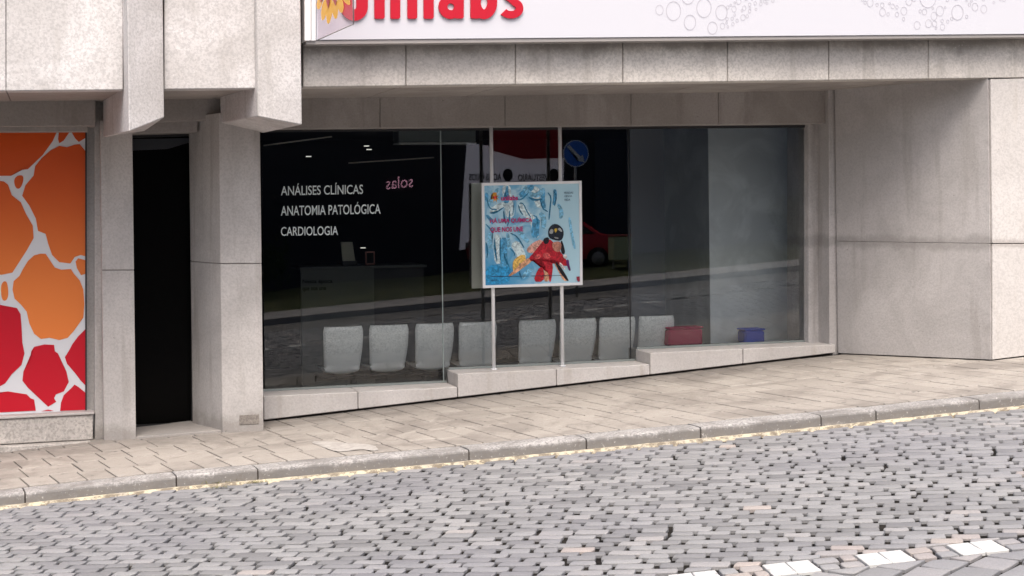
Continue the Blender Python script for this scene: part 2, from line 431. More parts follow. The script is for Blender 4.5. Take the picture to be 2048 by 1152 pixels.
# ------------------------------------------------------------------ KERB
kerb_m = stone_mat('kerb_granite', (.46, .445, .435), (.36, .35, .34), .6, .35, (.2, .17, .14), pits=.5, grime=[(2, (Z0 - .062, SL), .085, .85, (.15, .14, .13))])
KW = .235
V, Fc = [], []
for i, (x, y) in enumerate(KL):
    for yy, zz in ((y + .02, -KH - .1), (y + .02, -.02), (y + KW, -.02), (y + KW, -KH - .1)): V.append((x, yy, gz(x) + zz))
for i in range(len(KL) - 1):
    for k in range(4): Fc.append((4 * i + k, 4 * i + (k + 1) % 4, 4 * i + 4 + (k + 1) % 4, 4 * i + 4 + k))
kerb = mkobj('kerb', V, Fc, M['joint']); tag(kerb, kind='structure')
tdir = Vector((.10, -1.0))                    # direction of the stones' end joints
def kerb_stone(xa, xb):
    n = max(2, int((xb - xa) / .3)); prof = [(0, -KH - .06), (0, -.020), (.004, -.008), (.012, -.001), (.05, .002), (KW * .6, .004), (KW - .012, .002), (KW, -.004), (KW, -.08)]
    V, Fc = [], []; jz = random.uniform(-.003, .003); jy = random.uniform(-.004, .004)
    for i in range(n + 1):
        x = xa + (xb - xa) * i / n; e = .008 if i in (0, n) else 0
        for d, z in prof:
            xx = x - .10 * d; dd = d + (e if d < .03 else 0)
            V.append((xx, kerb_y(x) + dd + jy, gz(xx) + z + jz - (e * .4 if z > -.05 else 0)))
    m_ = len(prof)
    for i in range(n):
        for k in range(m_ - 1): Fc.append((i * m_ + k, i * m_ + k + 1, (i + 1) * m_ + k + 1, (i + 1) * m_ + k))
    Fc.append(tuple(range(m_))[::-1]); Fc.append(tuple(n * m_ + k for k in range(m_)))
    c0 = ((xa + xb) / 2, kerb_y((xa + xb) / 2), gz((xa + xb) / 2))
    V = [(v[0], v[1], v[2]) for v in V]
    mkobj('kerb_stone', V, [f[::-1] for f in Fc], kerb_m, kerb, loc=c0)
kj = [-5.2, -4.2, -3.1, -2.2, -1.25] + [gnd(px, py).x for px, py in ((50, 985), (352, 950), (515, 936), (938, 899), (1174, 877), (1402, 855), (1642, 831), (1752, 820), (1952, 797))] + [8.0, 9.1, 10.1, 11.2, 12.2, 13.3]
for a, b in zip(kj, kj[1:]): kerb_stone(a + .006, b - .006)

# ------------------------------------------------------------------ PAVEMENT
pave = mkobj('pavement', [(-30, .6, gz(-30) - .02), (-30, -1.5, gz(-30) - .02), (40, -4, gz(40) - .02), (40, .6, gz(40) - .02)], [(0, 1, 2, 3)], bed)
me = pave.data
pv = [(-30, .8)] + [(-30, KL[0][1] + KW)] + [(x, y + KW) for x, y in KL] + [(40, -5), (40, .8)]
bpy.data.objects.remove(pave)
grout = newmat('dusty_grout', (.05, .042, .035), .95, .1)
pave = mkobj('pavement', [(x, y, gz(x) - .014) for x, y in pv], [tuple(range(len(pv)))], grout); tag(pave, kind='structure')
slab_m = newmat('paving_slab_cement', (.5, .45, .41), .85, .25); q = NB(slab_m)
ta = q.n('ShaderNodeAttribute', attribute_name='tone').outputs['Fac']
c = q.mix(ta, (.29, .266, .24), (.39, .36, .325))
c = q.mix(q.math('MULTIPLY', q.ramp(q.noise(1.1, 6, .7, dist=1.0), .44, .64), .75), c, (.20, .18, .162))
c = q.mix(q.math('MULTIPLY', q.ramp(q.noise(4.5, 6, .75), .56, .72), .5), c, (.50, .465, .43))
c = q.mix(q.math('MULTIPLY', q.ramp(q.noise(11, 6, .75), .56, .70), .55), c, (.17, .15, .13))
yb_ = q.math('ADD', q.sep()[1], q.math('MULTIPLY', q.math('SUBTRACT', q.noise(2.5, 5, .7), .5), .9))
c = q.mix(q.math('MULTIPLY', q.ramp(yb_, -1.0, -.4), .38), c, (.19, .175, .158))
c = q.mix(q.math('MULTIPLY', q.ramp(q.noise(13, 1, .3), .755, .775), .7), c, (.10, .095, .09))
c = q.mix(q.math('MULTIPLY', q.ramp(q.noise(100, 2, .5), .42, .6), .22), c, (.20, .185, .17)); q.col(c)
q.bump(q.math('ADD', q.noise(60, 3, .6), q.math('MULTIPLY', q.noise(12, 4, .6), 1.2)), .3, .006)
tx, ty = .178, -.984
allslabs = []
def pave_pt(u, s, course_off):                 # u along kerb direction, s = distance from kerb back
    x = u - tx * s / 1.0; return x
COURSE = [.44, .47, .45, .46, .45, .46, .5]
s0 = 0.0
for ci, cw in enumerate(COURSE):
    x = -6.0
    if ci % 2 == 0: wl = [.215 * rnd.uniform(.94, 1.06) for _ in range(120)]; so_ = rnd.uniform(0, .2)
    x += so_; wi = 0
    while x < 13:
        wv = wl[wi]; wi += 1; gs = .012 if ci % 2 == 0 else .004
        if ci in (1, 3) and rnd.random() < .2: wv *= 1.9
        def PT(xx, ss): return (xx - tx * ss, kerb_y(xx) + KW + .012 + ss)
        g = .0065
        P = [PT(x + g, s0 + gs), PT(x + wv - g, s0 + gs), PT(x + wv - g, s0 + cw - g * (1 if ci % 2 else .4)), PT(x + g, s0 + cw - g)]
        P = clip(P, 0, 1, -.22)
        if len(P) > 2 and area(P) > .01: allslabs.append(P)
        x += wv
    s0 += cw
def pvis(P):
    cx = sum(p[0] for p in P) / len(P); cy = sum(p[1] for p in P) / len(P); X, Y = project(cx, cy, gz(cx))
    return (-60 < X < 2110 and Y < 1200), (Vector((cx, cy, gz(cx))) - CAM).length
order = sorted(range(len(allslabs)), key=lambda i: (0 if pvis(allslabs[i])[0] else 1, pvis(allslabs[i])[1]))
sing = set(order[:290]); PV, PF, PT_ = [], [], []
for i, P in enumerate(allslabs):
    top = rnd.uniform(-.0015, .0015); n = len(P); cx = sum(p[0] for p in P) / n; cy = sum(p[1] for p in P) / n
    V = []; tlt = rnd.uniform(-.003, .003)
    for ins, dz in ((0, -.03), (0, -.004), (.004, 0)):
        for p in P:
            d = math.hypot(p[0] - cx, p[1] - cy); V.append((p[0] - (p[0] - cx) / d * ins, p[1] - (p[1] - cy) / d * ins, gz(p[0]) + top + dz + tlt * (p[0] - cx)))
    Fc = [(r_ * n + k, r_ * n + (k + 1) % n, (r_ + 1) * n + (k + 1) % n, (r_ + 1) * n + k) for r_ in range(2) for k in range(n)] + [tuple(2 * n + k for k in range(n))]
    t = min(1, max(0, rnd.gauss(.5, .16)))
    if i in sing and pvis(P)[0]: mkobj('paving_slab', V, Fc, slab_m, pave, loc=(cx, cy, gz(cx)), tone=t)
    else:
        b0 = len(PV); PV += V; PF += [tuple(b0 + k for k in f) for f in Fc]; PT_ += [t] * len(Fc)
if PV:
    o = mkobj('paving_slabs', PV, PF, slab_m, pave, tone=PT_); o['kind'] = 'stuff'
# pale cement repair on the pavement
pc = newmat('pale_cement_patch', (.50, .48, .46), .85, .2); q = NB(pc); q.col(q.mix(q.ramp(q.noise(12, 5, .7), .35, .65), (.32, .30, .28), (.43, .41, .385)))
pts = smooth_poly([(618, 884), (640, 893), (672, 905), (700, 903), (716, 899), (760, 904), (748, 890), (700, 888), (660, 884)], 1)
sheet('cement_patch', [[gnd(a, b) + Vector((0, 0, .0055)) for a, b in pts]], pc, pave)

# ------------------------------------------------------------------ BUILDING
bld = empty('commercial_building', (4, 0, gz(4)), 'grey concrete and granite building with deep shop recess and blade fins over the ground floor', 'building')
def bpart(o, label=None):
    if label: o['label'] = label
    return o
YF = -1.95
def lerp(a, b, t): return a + (b - a) * t
def fas_bot(x): return lerp(174, 156, (x - 605) / 1375.0)
# fascia stones
JX = [606, 812, 1031, 1246, 1455, 1658, 1857, 2065, 2270, 2480]
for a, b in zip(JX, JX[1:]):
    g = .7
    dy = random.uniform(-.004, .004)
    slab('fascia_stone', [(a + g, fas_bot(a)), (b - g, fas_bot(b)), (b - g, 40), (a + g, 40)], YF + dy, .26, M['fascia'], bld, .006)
slab('fascia_backing', [(604, fas_bot(604) - 3), (2480, fas_bot(2480) - 3), (2480, 36), (604, 36)], YF + .03, .2, newmat('dark_pointing', (.11, .10, .09), .95, .1), bld)
# bearing wall above, behind the sign
slab('upper_wall', [(604, 34), (2480, 20), (2480, -420), (604, -420)], YF + .02, .3, M['panel'], bld)
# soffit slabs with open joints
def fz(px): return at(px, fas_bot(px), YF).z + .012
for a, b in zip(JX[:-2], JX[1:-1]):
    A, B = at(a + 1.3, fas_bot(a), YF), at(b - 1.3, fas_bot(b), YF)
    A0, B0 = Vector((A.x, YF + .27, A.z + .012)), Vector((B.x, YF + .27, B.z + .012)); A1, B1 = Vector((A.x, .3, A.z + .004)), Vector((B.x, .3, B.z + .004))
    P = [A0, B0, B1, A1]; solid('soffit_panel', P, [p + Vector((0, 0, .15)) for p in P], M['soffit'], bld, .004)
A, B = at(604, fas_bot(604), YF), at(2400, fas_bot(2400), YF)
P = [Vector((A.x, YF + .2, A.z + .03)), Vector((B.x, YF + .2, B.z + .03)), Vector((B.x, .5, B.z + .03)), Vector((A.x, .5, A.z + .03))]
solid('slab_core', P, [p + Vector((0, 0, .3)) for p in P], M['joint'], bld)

# upper left panels and blade fins
def pan_bot(x): return lerp(182, 176.5, x / 520.0)
for a, b in ((-420, -192), (-190, 11.4), (12.6, 246), (328.6, 514.6)):
    slab('wall_panel', [(a, pan_bot(a)), (b, pan_bot(b)), (b, -420), (a, -420)], YF, .24, M['panel'], bld, .006)
slab('panel_backing', [(-420, 176), (600, 170), (600, -420), (-420, -420)], YF + .05, .15, M['joint'], bld)
def fin(bot, name='blade_fin'):
    """bot: [(px, py, Y)] bottom corners; the blade rises straight up from them"""
    f = [at(*p) for p in bot]; zt = at(300, -420, YF).z
    o = solid(name, f, [Vector((p.x, p.y, zt)) for p in f], M['panel'], bld, .008)
    return o
fin([(206, 275, -.33), (258, 263, -2.25), (328.4, 235, -2.02), (290, 262, -.5)])
fin([(441, 246, -.68), (515, 233, -2.02), (604, 250, -2.22), (528, 266, -.88)])

# left soffits
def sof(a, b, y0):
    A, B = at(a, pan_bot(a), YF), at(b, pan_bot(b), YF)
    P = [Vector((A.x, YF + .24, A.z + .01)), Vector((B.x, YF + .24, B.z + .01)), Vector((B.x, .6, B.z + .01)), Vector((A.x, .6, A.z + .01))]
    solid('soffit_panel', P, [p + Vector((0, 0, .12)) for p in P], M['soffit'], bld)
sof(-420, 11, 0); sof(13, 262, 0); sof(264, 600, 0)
# beams
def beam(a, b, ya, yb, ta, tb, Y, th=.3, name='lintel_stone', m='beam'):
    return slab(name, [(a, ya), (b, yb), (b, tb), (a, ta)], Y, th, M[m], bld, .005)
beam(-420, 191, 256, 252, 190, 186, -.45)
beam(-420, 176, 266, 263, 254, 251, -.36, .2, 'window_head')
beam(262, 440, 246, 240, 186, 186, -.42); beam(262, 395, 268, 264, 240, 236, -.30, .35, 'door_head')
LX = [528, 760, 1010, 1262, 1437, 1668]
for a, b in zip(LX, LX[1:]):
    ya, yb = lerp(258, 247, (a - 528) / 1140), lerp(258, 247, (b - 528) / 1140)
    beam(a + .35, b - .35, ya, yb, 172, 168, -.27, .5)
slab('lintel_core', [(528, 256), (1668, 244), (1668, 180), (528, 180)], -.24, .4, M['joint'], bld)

# pillars
zt = at(300, 150, -.5).z
def pillar(plan, zj, top, label):
    r = .003
    prism('pillar_base_stone', plan, lambda x, y: gz(x) - .12, zj - .004, M['pillar'], bld, r)['label'] = 'lower ' + label
    prism('pillar_shaft_stone', plan, zj + .003, top, M['pillar'], bld, r)['label'] = 'upper ' + label
    cx = sum(p[0] for p in plan) / len(plan); cy = sum(p[1] for p in plan) / len(plan)
    prism('pillar_core', [(cx + (p[0] - cx) * .96, cy + (p[1] - cy) * .96) for p in plan], zj - .2, zj + .2, M['mortar'], bld)
g1a, g1b = gnd(208, 881), gnd(272, 878); g2a, g2b, g2c = gnd(445, 865), gnd(527, 861), gnd(386, 850)
xr = at(529, 500, 0.02).x
pillar([(g1a.x, g1a.y), (g1b.x, g1b.y), (g1b.x + .01, .6), (g1a.x - .02, .6)], at(240, 540, -.42).z, at(240, 240, -.42).z, 'stone of the left door pillar')
pillar([(g2c.x, g2c.y), (g2a.x, g2a.y), (g2b.x, g2b.y), (xr - .01, .35), (g2c.x + .02, .35)], at(485, 527, -.8).z, at(480, 225, -.8).z, 'stone of the right door pillar')
# shallow repair plate near pillar foot
d = (g2b - g2a); a_, b_ = g2a + d * .42, g2a + d * .9; nrm = Vector((-.5, -.87, 0)) * .004
rp = [a_ + Vector((0, 0, .06)), b_ + Vector((0, 0, .06)), b_ + Vector((0, 0, .145)), a_ + Vector((0, 0, .145))]
dn = Vector((d.y, -d.x, 0)).normalized()
repair_m = stone_mat('repair_mortar', (.34, .31, .28), (.27, .245, .22), .4, .4)
solid('mortar_repair', [p + dn * .006 for p in rp], [p - dn * .02 for p in rp], repair_m, bld, .003)

# left bay: roughcast base wall, jamb, printed window panel
YB = -.24
slab('base_wall', [(-420, 912), (186, 879), (186, 829), (-420, 862)], YB, .5, M['rough'], bld, .006)
slab('base_wall_coping', [(-420, 861), (189, 828.5), (189, 824), (-420, 856)], YB - .02, .42, M['sill'], bld, .004)
slab('base_plinth', [(-420, 935), (196, 893), (196, 883), (-420, 918)], YB - .10, .5, M['rough'], bld, .006)
slab('jamb_stone', [(171, 826), (190.5, 825), (190.5, 240), (171, 240)], -.06, .5, M['pillar'], bld, .003)
slab('jamb_return_stone', [(189.5, 884), (207, 882), (207, 180), (189.5, 180)], -.2, .5, M['pillar'], bld, .003)
# door: threshold, black glazed leaf
zth = gz(1.0) + .012
prism('threshold_step', [(g1b.x, g1b.y + .01), (g2a.x + .02, g2a.y + .02), (g2c.x + .1, .45), (g1b.x, .45)], zth - .15, lambda x, y: gz(x) + .018, M['pillar'], bld, .004)
dark_glass = newmat('black_door_glass', (.001, .001, .001), .25, .08)
dr = bpart(slab('door', [(262, 856), (392, 851), (392, 262), (262, 262)], .14, .05, dark_glass, bld), 'near-black glazed entrance door in the narrow recess')
slab('door_frame', [(382.5, 853), (387, 853), (387, 262), (382.5, 262)], .10, .06, M['frame_dark'], dr)
slab('door_frame', [(262, 276), (384, 272), (384, 262), (262, 262)], .10, .06, M['frame_dark'], dr)
slab('bottom_rail', [(262, 856), (382, 851), (382, 845), (262, 850)], .115, .05, M['frame_dark'], dr)

slab('door_reflection', [(266, 301), (335, 298), (382, 284), (382, 276), (266, 278)], .125, .01, newmat('reflection_grey', (.045, .05, .06), .3, .4), dr)  # grey slanted sheet painting the reflection at the top of the door
# right jamb, small corner column, splayed recess wall, pier
slab('jamb_stone', [(1617, 690), (1660, 690), (1660, 240), (1617, 240)], -.10, .5, M['recess'], bld, .004)
slab('corner_pilaster', [(1659, 712), (1677, 709), (1674, 180), (1657, 180)], -.34, .7, M['recess'], bld, .004)
ga = gnd(1676, 708.5); gb = at(1985, 722, YF); gbx = gb.x
def rw(zb, zt_, nm, off_=0):
    plan = [(ga.x, ga.y), (gbx - .012, YF + .005), (gbx + .35, YF + .3), (ga.x + .4, ga.y + .35)]
    return prism(nm, plan, zb, zt_, M['recess'], bld, .002)
rw(lambda x, y: gz(x) + .012, jz - .002, 'recess_wall_lower_slab'); rw(jz + .0015, at(1980, 150, YF).z, 'recess_wall_upper_slab')
prism('recess_wall_core', [(ga.x + .05, ga.y + .04), (gbx + .05, YF + .06), (gbx + .3, YF + .3), (ga.x + .4, ga.y + .3)], lambda x, y: gz(x) - .1, jz + .3, M['mortar'], bld)
for (y0_, y1_, nm) in ((None, 488.2, 'pier_base_stone'), (486.6, 158.5, 'pier_shaft_stone')):
    for a, b in ((1985, 2066), (2067, 2500), (2501, 3000)):
        if y0_ is None:
            f = [Vector((at(a, 722, YF).x, YF, gz(at(a, 722, YF).x) + .012)), Vector((at(b, 722, YF).x, YF, gz(at(b, 722, YF).x) + .012)), at(b, y1_, YF), at(a, y1_, YF)]
        else: f = [at(a, y0_, YF), at(b, y0_, YF), at(b, y1_ - 2, YF), at(a - 4, y1_, YF)]
        solid(nm, f, [p + Vector((.0, .35, 0)) for p in f], M['pier'], bld, .003)
# small dark bolt holes on recess wall and fascia
for (px, py) in ((1881, 288), (1667, 210)):
    t = (px - 1676) / 309.0; c0 = ga.lerp(gb, t * .93); 
    hz = at(px, py, lerp(ga.y, YF, t)).z
    dW = Vector((gbx - ga.x, YF - ga.y, 0)); nW = Vector((dW.y, -dW.x, 0)).normalized(); r_ = ray(px, py); tt = (Vector((ga.x, ga.y, 0)) - Vector((CAM.x, CAM.y, 0))).dot(nW) / r_.dot(nW); p = CAM + r_ * tt
    if px > 1700: tube('bolt_hole', [p + nW * .003, p - nW * .01], .011, M['joint'], bld, 10)
# sills: stepping stones under the glass
YS = -.40
sills = [((527, 793), (716, 784)), ((716, 784), (915, 774)), ((915, 748), (1113, 738.5)), ((1113, 738.5), (1300, 729)), ((1300, 706), (1486, 697.5)), ((1486, 697.5), (1671, 689))]
levels = []
for i in range(0, 6, 2):
    za, zb = at(*sills[i][0], YS), at(*sills[i + 1][1], YS); levels.append((za, zb))
for i, (a, b) in enumerate(sills):
    A, B = at(*a, YS), at(*b, YS); x0, x1 = A.x + .003, B.x - .003; z0, z1 = A.z, B.z
    f = [Vector((x0, YS, gz(x0) + .022)), Vector((x1, YS, gz(x1) + .022)), Vector((x1, YS, z1)), Vector((x0, YS, z0))]
    solid('sill_stone', f, [p + Vector((0, .62, 0)) for p in f], M['sill'], bld, .006)
prism('sill_core', [(at(527, 800, YS).x, YS + .06), (at(1671, 700, YS).x, YS + .06), (at(1671, 700, YS).x, .2), (at(527, 800, YS).x, .2)], lambda x, y: gz(x) - .2, lambda x, y: gz(x) + .06, M['joint'], bld)

# the shop window
YG = 0.0
win = bpart(slab('shop_window_head_frame', [(528, 264), (1614, 255), (1614, 245), (528, 254)], -.02, .06, M['frame_dark'], bld))
win.name = 'shop_window'
def sill_z(X):
    for (za, zb) in levels:
        if za.x <= X <= zb.x: return lerp(za.z, zb.z, (X - za.x) / (zb.x - za.x))
    return levels[-1][1].z
xw = [at(527, 600, YG).x, at(884, 500, YG).x, at(1259, 500, YG).x, at(1613, 500, YG).x]
steps = sorted([levels[1][0].x - .0, levels[2][0].x - .0])
zt0, zt1 = at(527, 255, YG).z, at(1613, 246, YG).z
def topz(X): return lerp(zt0, zt1, (X - xw[0]) / (xw[3] - xw[0])) + .03
for i in range(3):
    a, b = xw[i] + .004, xw[i + 1] - .004
    P = [(a, sill_z(a))]
    for s in steps:
        if a < s < b: P += [(s - .001, sill_z(s - .01)), (s + .001, sill_z(s + .01))]
    P += [(b, sill_z(b)), (b, topz(b)), (a, topz(a))]
    f = [Vector((x, YG, z + (.002 if k < len(P) - 2 else 0))) for k, (x, z) in enumerate(P)]
    solid('glass_pane', f, [p + Vector((0, .004, 0)) for p in f], M['glass'], win)
# bottom glazing bead + right-hand frame
bead = newmat('glazing_seal', (.25, .28, .27), .5, .4)
for (za, zb) in levels:
    f = [Vector((za.x + .01, -.018, za.z + .001)), Vector((zb.x - .01, -.018, zb.z + .001)), Vector((zb.x - .01, -.018, zb.z + .02)), Vector((za.x + .01, -.018, za.z + .02))]
    solid('glazing_bead', f, [p + Vector((0, .014, 0)) for p in f], bead, win)
slab('side_frame', [(1611, 690), (1617, 690), (1617, 250), (1611, 250)], -.02, .05, M['frame_dark'], win)
seal = newmat('clear_silicone_joint', (.30, .36, .35), .4, .5)
box('silicone_joint', xw[1] - .004, xw[1] + .004, -.002, .012, sill_z(xw[1]) + .002, topz(xw[1]), seal, win)
box('silicone_joint', xw[2] - .004, xw[2] + .004, -.002, .012, sill_z(xw[2]) + .002, topz(xw[2]), M['frame_dark'], win)
# vinyl lettering on the glass
vinyl = newmat('white_vinyl', (.72, .80, .80), .5, .3)
for s, x0, x1, yb0, yb1, h in (('ANÁLISES CLÍNICAS', 562, 726, 391, 388, 23.5), ('ANATOMIA PATOLÓGICA', 562, 761, 431.5, 427.5, 24.5), ('CARDIOLOGIA', 562, 676, 472, 470, 18)):
    text_px('lettering', s, x0, x1, yb0, yb1, yb0 - h, yb1 - h, -.004, vinyl, win, bold=.005)

# printed orange and red cell panel in the left bay
prt = bpart(slab('printed_window_panel', [(-420, 850), (172, 822), (172, 262), (-420, 268)], -.10, .02, newmat('print_white', (.74, .75, .78), .25, .5), bld), 'window covered with an orange and red cell print')
org = newmat('print_orange', (.82, .20, .035), .3, .45); q = NB(org); zz = q.sep()[2]
q.col(q.mix(q.ramp(zz, at(90, 640, -.1).z, at(90, 300, -.1).z), (.86, .24, .055), (.66, .085, .008)))
redm = newmat('print_crimson', (.56, .006, .022), .3, .45)
def zp(pts, ox, oy, s=3.84): return [(ox + x / s, oy + y / s) for x, y in pts]
cellsO = [
 zp([(-1700, 12), (438, 12), (405, 85), (330, 190), (255, 262), (215, 300), (130, 312), (85, 352), (0, 352), (-400, 330), (-1000, 420), (-1700, 300)], 0, 260),
 zp([(452, 14), (535, 14), (490, 80), (455, 102), (446, 70)], 0, 260), zp([(548, 14), (655, 14), (655, 62), (605, 92), (578, 66)], 0, 260),
 zp([(655, 160), (612, 108), (575, 112), (515, 132), (455, 122), (390, 155), (320, 215), (270, 278), (258, 350), (195, 425), (170, 505), (225, 580), (275, 680), (292, 775), (350, 798), (372, 880), (400, 960), (455, 1015), (540, 1025), (575, 975), (620, 960), (655, 970)], 0, 260),
 zp([(-1700, 520), (-1000, 560), (-420, 400), (-60, 385), (30, 395), (62, 420), (90, 500), (160, 555), (200, 645), (252, 735), (258, 830), (205, 925), (150, 1010), (95, 1095), (10, 1112), (-180, 1090), (-500, 1160), (-900, 1050), (-1700, 1080)], 0, 260),
 smooth_poly(zp([(105, 390), (125, 352), (178, 345), (180, 395), (155, 452), (120, 448)], 0, 260), 2),
 zp([(0, 38), (60, 32), (98, 0), (100, -25), (-20, -25), (-200, 10), (-20, 60)], 0, 540) and zp([(655, 1000), (655, 1105), (622, 1115), (590, 1060), (580, 1010), (600, 985)], 0, 260),
 zp([(172, 0), (215, -70), (262, -112), (310, -125), (350, -125), (385, -70), (420, -20), (470, -2), (545, -8), (568, 30), (612, 80), (640, 150), (648, 260), (640, 365), (578, 400), (565, 470), (520, 520), (455, 538), (380, 520), (315, 530), (262, 490), (225, 410), (205, 320), (160, 265), (112, 220), (96, 150), (105, 85), (150, 45)], 0, 540),
 smooth_poly(zp([(5, 120), (30, 82), (58, 95), (66, 200), (45, 240), (12, 228)], 0, 540), 2)]
cellsR = [
 zp([(-1700, 330), (-1200, 240), (-700, 330), (-300, 240), (-60, 250), (0, 268), (60, 282), (130, 292), (158, 340), (165, 430), (172, 560), (188, 640), (165, 730), (90, 800), (40, 870), (0, 892), (-200, 880), (-600, 1000), (-1200, 900), (-1700, 950)], 0, 540),
 zp([(415, 575), (340, 572), (262, 590), (240, 625), (228, 710), (180, 780), (172, 850), (215, 905), (270, 940), (320, 1000), (370, 1050), (432, 1012), (415, 985), (430, 955), (490, 932), (528, 860), (510, 780), (465, 700), (445, 640), (422, 625)], 0, 540),
 zp([(655, 455), (600, 510), (555, 570), (535, 610), (498, 670), (515, 720), (575, 790), (620, 850), (655, 885)], 0, 540),
 zp([(-1700, 1010), (-1200, 980), (-700, 1060), (-300, 960), (0, 950), (60, 932), (140, 945), (205, 955), (235, 985), (262, 995), (275, 1080), (-1700, 1180)], 0, 540),
 zp([(655, 942), (605, 900), (572, 880), (545, 910), (490, 960), (468, 1020), (462, 1082), (655, 1074)], 0, 540),
 zp([(315, 1085), (370, 1072), (415, 1082)], 0, 540)]
def flat(polys, Y): return [[at(x, y, Y) for x, y in P] for P in polys]
for P in cellsO: sheet('orange_cell', flat([P], -.104), org, prt)
for P in cellsR: sheet('red_cell', flat([P], -.1045), redm, prt)
slab('side_frame', [(170.5, 822), (173.5, 822), (173.5, 262), (170.5, 262)], -.115, .02, M['frame_dark'], prt)

# ------------------------------------------------------------------ interior
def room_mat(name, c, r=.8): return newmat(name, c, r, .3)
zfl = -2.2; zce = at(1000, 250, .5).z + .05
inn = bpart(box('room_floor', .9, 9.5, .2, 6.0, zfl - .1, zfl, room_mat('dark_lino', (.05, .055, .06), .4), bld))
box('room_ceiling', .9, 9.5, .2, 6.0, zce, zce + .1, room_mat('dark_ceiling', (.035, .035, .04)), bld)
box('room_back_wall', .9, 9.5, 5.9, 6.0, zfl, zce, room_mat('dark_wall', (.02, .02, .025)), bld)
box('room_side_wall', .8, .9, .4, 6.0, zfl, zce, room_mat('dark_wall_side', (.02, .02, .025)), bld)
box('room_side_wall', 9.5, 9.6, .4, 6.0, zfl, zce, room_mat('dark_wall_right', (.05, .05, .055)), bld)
# pale partition behind the right hand pane
pm = newmat('pale_partition', (.5, .5, .5), .5, .4); q = NB(pm); q.col(q.mix(q.ramp(q.noise(1.6, 5, .6, dist=1.5), .4, .7), (.58, .62, .64), (.74, .78, .80)))
xa = at(1419, 500, .9).x
bpart(box('partition_wall', xa, 9.4, .9, 1.0, zfl, zce, pm, bld), 'pale grey partition close behind the right pane')
box('rear_partition', at(1262, 500, 2.2).x, xa + .05, 2.2, 2.3, zfl, zce, newmat('rear_partition_grey', (.30, .32, .36), .6, .3), bld)
box('partition_return', xa, xa + .1, 1.0, 3.0, zfl, zce, pm, bld)

def front_at(px, py, Y): return at(px, py, Y)
shell_m = newmat('white_seat_plastic', (.86, .88, .87), .4, .5); q = NB(shell_m); q.bump(q.noise(60, 3, .6), .15, .004)
zseat = at(760, 749, .62).z + .01
msk = q.ramp(q.math('ADD', q.sep()[2], q.math('MULTIPLY', q.noise(8, 3, .6), .02)), zseat + .20, zseat + .24)
q.col(q.mix(q.math('MULTIPLY', msk, q.ramp(q.noise(42, 3, .7, dist=1.5), .46, .58)), (.88, .90, .90), (.66, .69, .69)))
blackm = newmat('black_beam_steel', (.012, .012, .014), .45, .5)
def seat_shell(bench, cx, y, zs):
    """moulded shell seen from behind: seat pan curling up into a waisted back"""
    nu, nv = 12, 18; V = []; Fc = []; prof = []
    W = .395
    for i in range(nv + 1):
        t = i / nv
        if t < .3:      # pan, from front lip backwards
            k = t / .3; py = .46 - .40 * k; pz = .03 - .03 * math.sin(k * math.pi * .5) ; wd = W * (.92 - .14 * k)
        elif t < .45:
            k = (t - .3) / .15; an = k * math.pi / 2; py = .06 - .075 * math.sin(an); pz = .075 * (1 - math.cos(an)); wd = W * (.78 + .12 * math.sin(k * math.pi / 2))
        else:
            k = (t - .45) / .55; py = -.015 - .105 * k - .028 * math.sin(k * math.pi); pz = .075 + .405 * k; wd = W * (.90 + .10 * math.sin(k * math.pi * .55)) * (1 - .06 * max(0, (k - .85) / .15) ** 2)
        prof.append((py, pz, wd))
    for side in (0, 1):
        for (py, pz, wd) in prof:
            for j in range(nu + 1):
                s = j / nu * 2 - 1; cur = .035 * s * s
                bx = s * wd / 2; by = py + (cur if pz > .06 else 0) + (.008 if side else 0) ; bz = pz + (cur * .7 if pz <= .06 else 0) + (.008 if side else 0)
                V.append((cx + bx, y + by, zs + bz))
    n1 = nu + 1; off_ = (nv + 1) * n1
    for i in range(nv):
        for j in range(nu):
            a = i * n1 + j; Fc.append((a, a + 1, a + n1 + 1, a + n1)); Fc.append((off_ + a, off_ + a + n1, off_ + a + n1 + 1, off_ + a + 1))
    for i in range(nv):
        a = i * n1; Fc.append((a, a + n1, off_ + a + n1, off_ + a)); a = i * n1 + nu; Fc.append((a, off_ + a, off_ + a + n1, a + n1))
    for j in range(nu):
        a = j; Fc.append((a, off_ + a, off_ + a + 1, a + 1)); a = nv * n1 + j; Fc.append((a, a + 1, off_ + a + 1, off_ + a))
    mkobj('seat', V, Fc, shell_m, bench, smooth=True, loc=(cx, y, zs))
YC = .62
def bench(pxs, label):
    xs = [at(p, 700, YC).x for p in pxs]; zs = at(760, 749, YC).z + .01
    xm = sum(xs) / 4; b = empty('beam_bench', (xm, YC + .2, zfl), label, 'bench', 'white waiting benches behind the window')
    for x in xs: seat_shell(b, x, YC, zs)
    box('beam', xs[0] - .24, xs[-1] + .24, YC + .17, YC + .25, zs - .07, zs - .015, blackm, b, .004)
    for x in xs: box('under_seat_tray', x - .225, x + .225, YC - .01, YC + .40, zs - .022, zs - .004, blackm, b, .008)
    for x in (xs[0] + .15, xs[-1] - .15):
        box('leg', x - .03, x + .03, YC + .18, YC + .24, zfl + .03, zs - .07, blackm, b, .004)
        box('foot', x - .03, x + .03, YC + -.05, YC + .45, zfl, zfl + .035, blackm, b, .004)
    return b
bench([684, 775, 866, 952], 'white four-seat waiting bench left of the poster stand, behind the glass')
bench([1071, 1152, 1230, 1308], 'white four-seat waiting bench right of the poster stand, behind the glass')
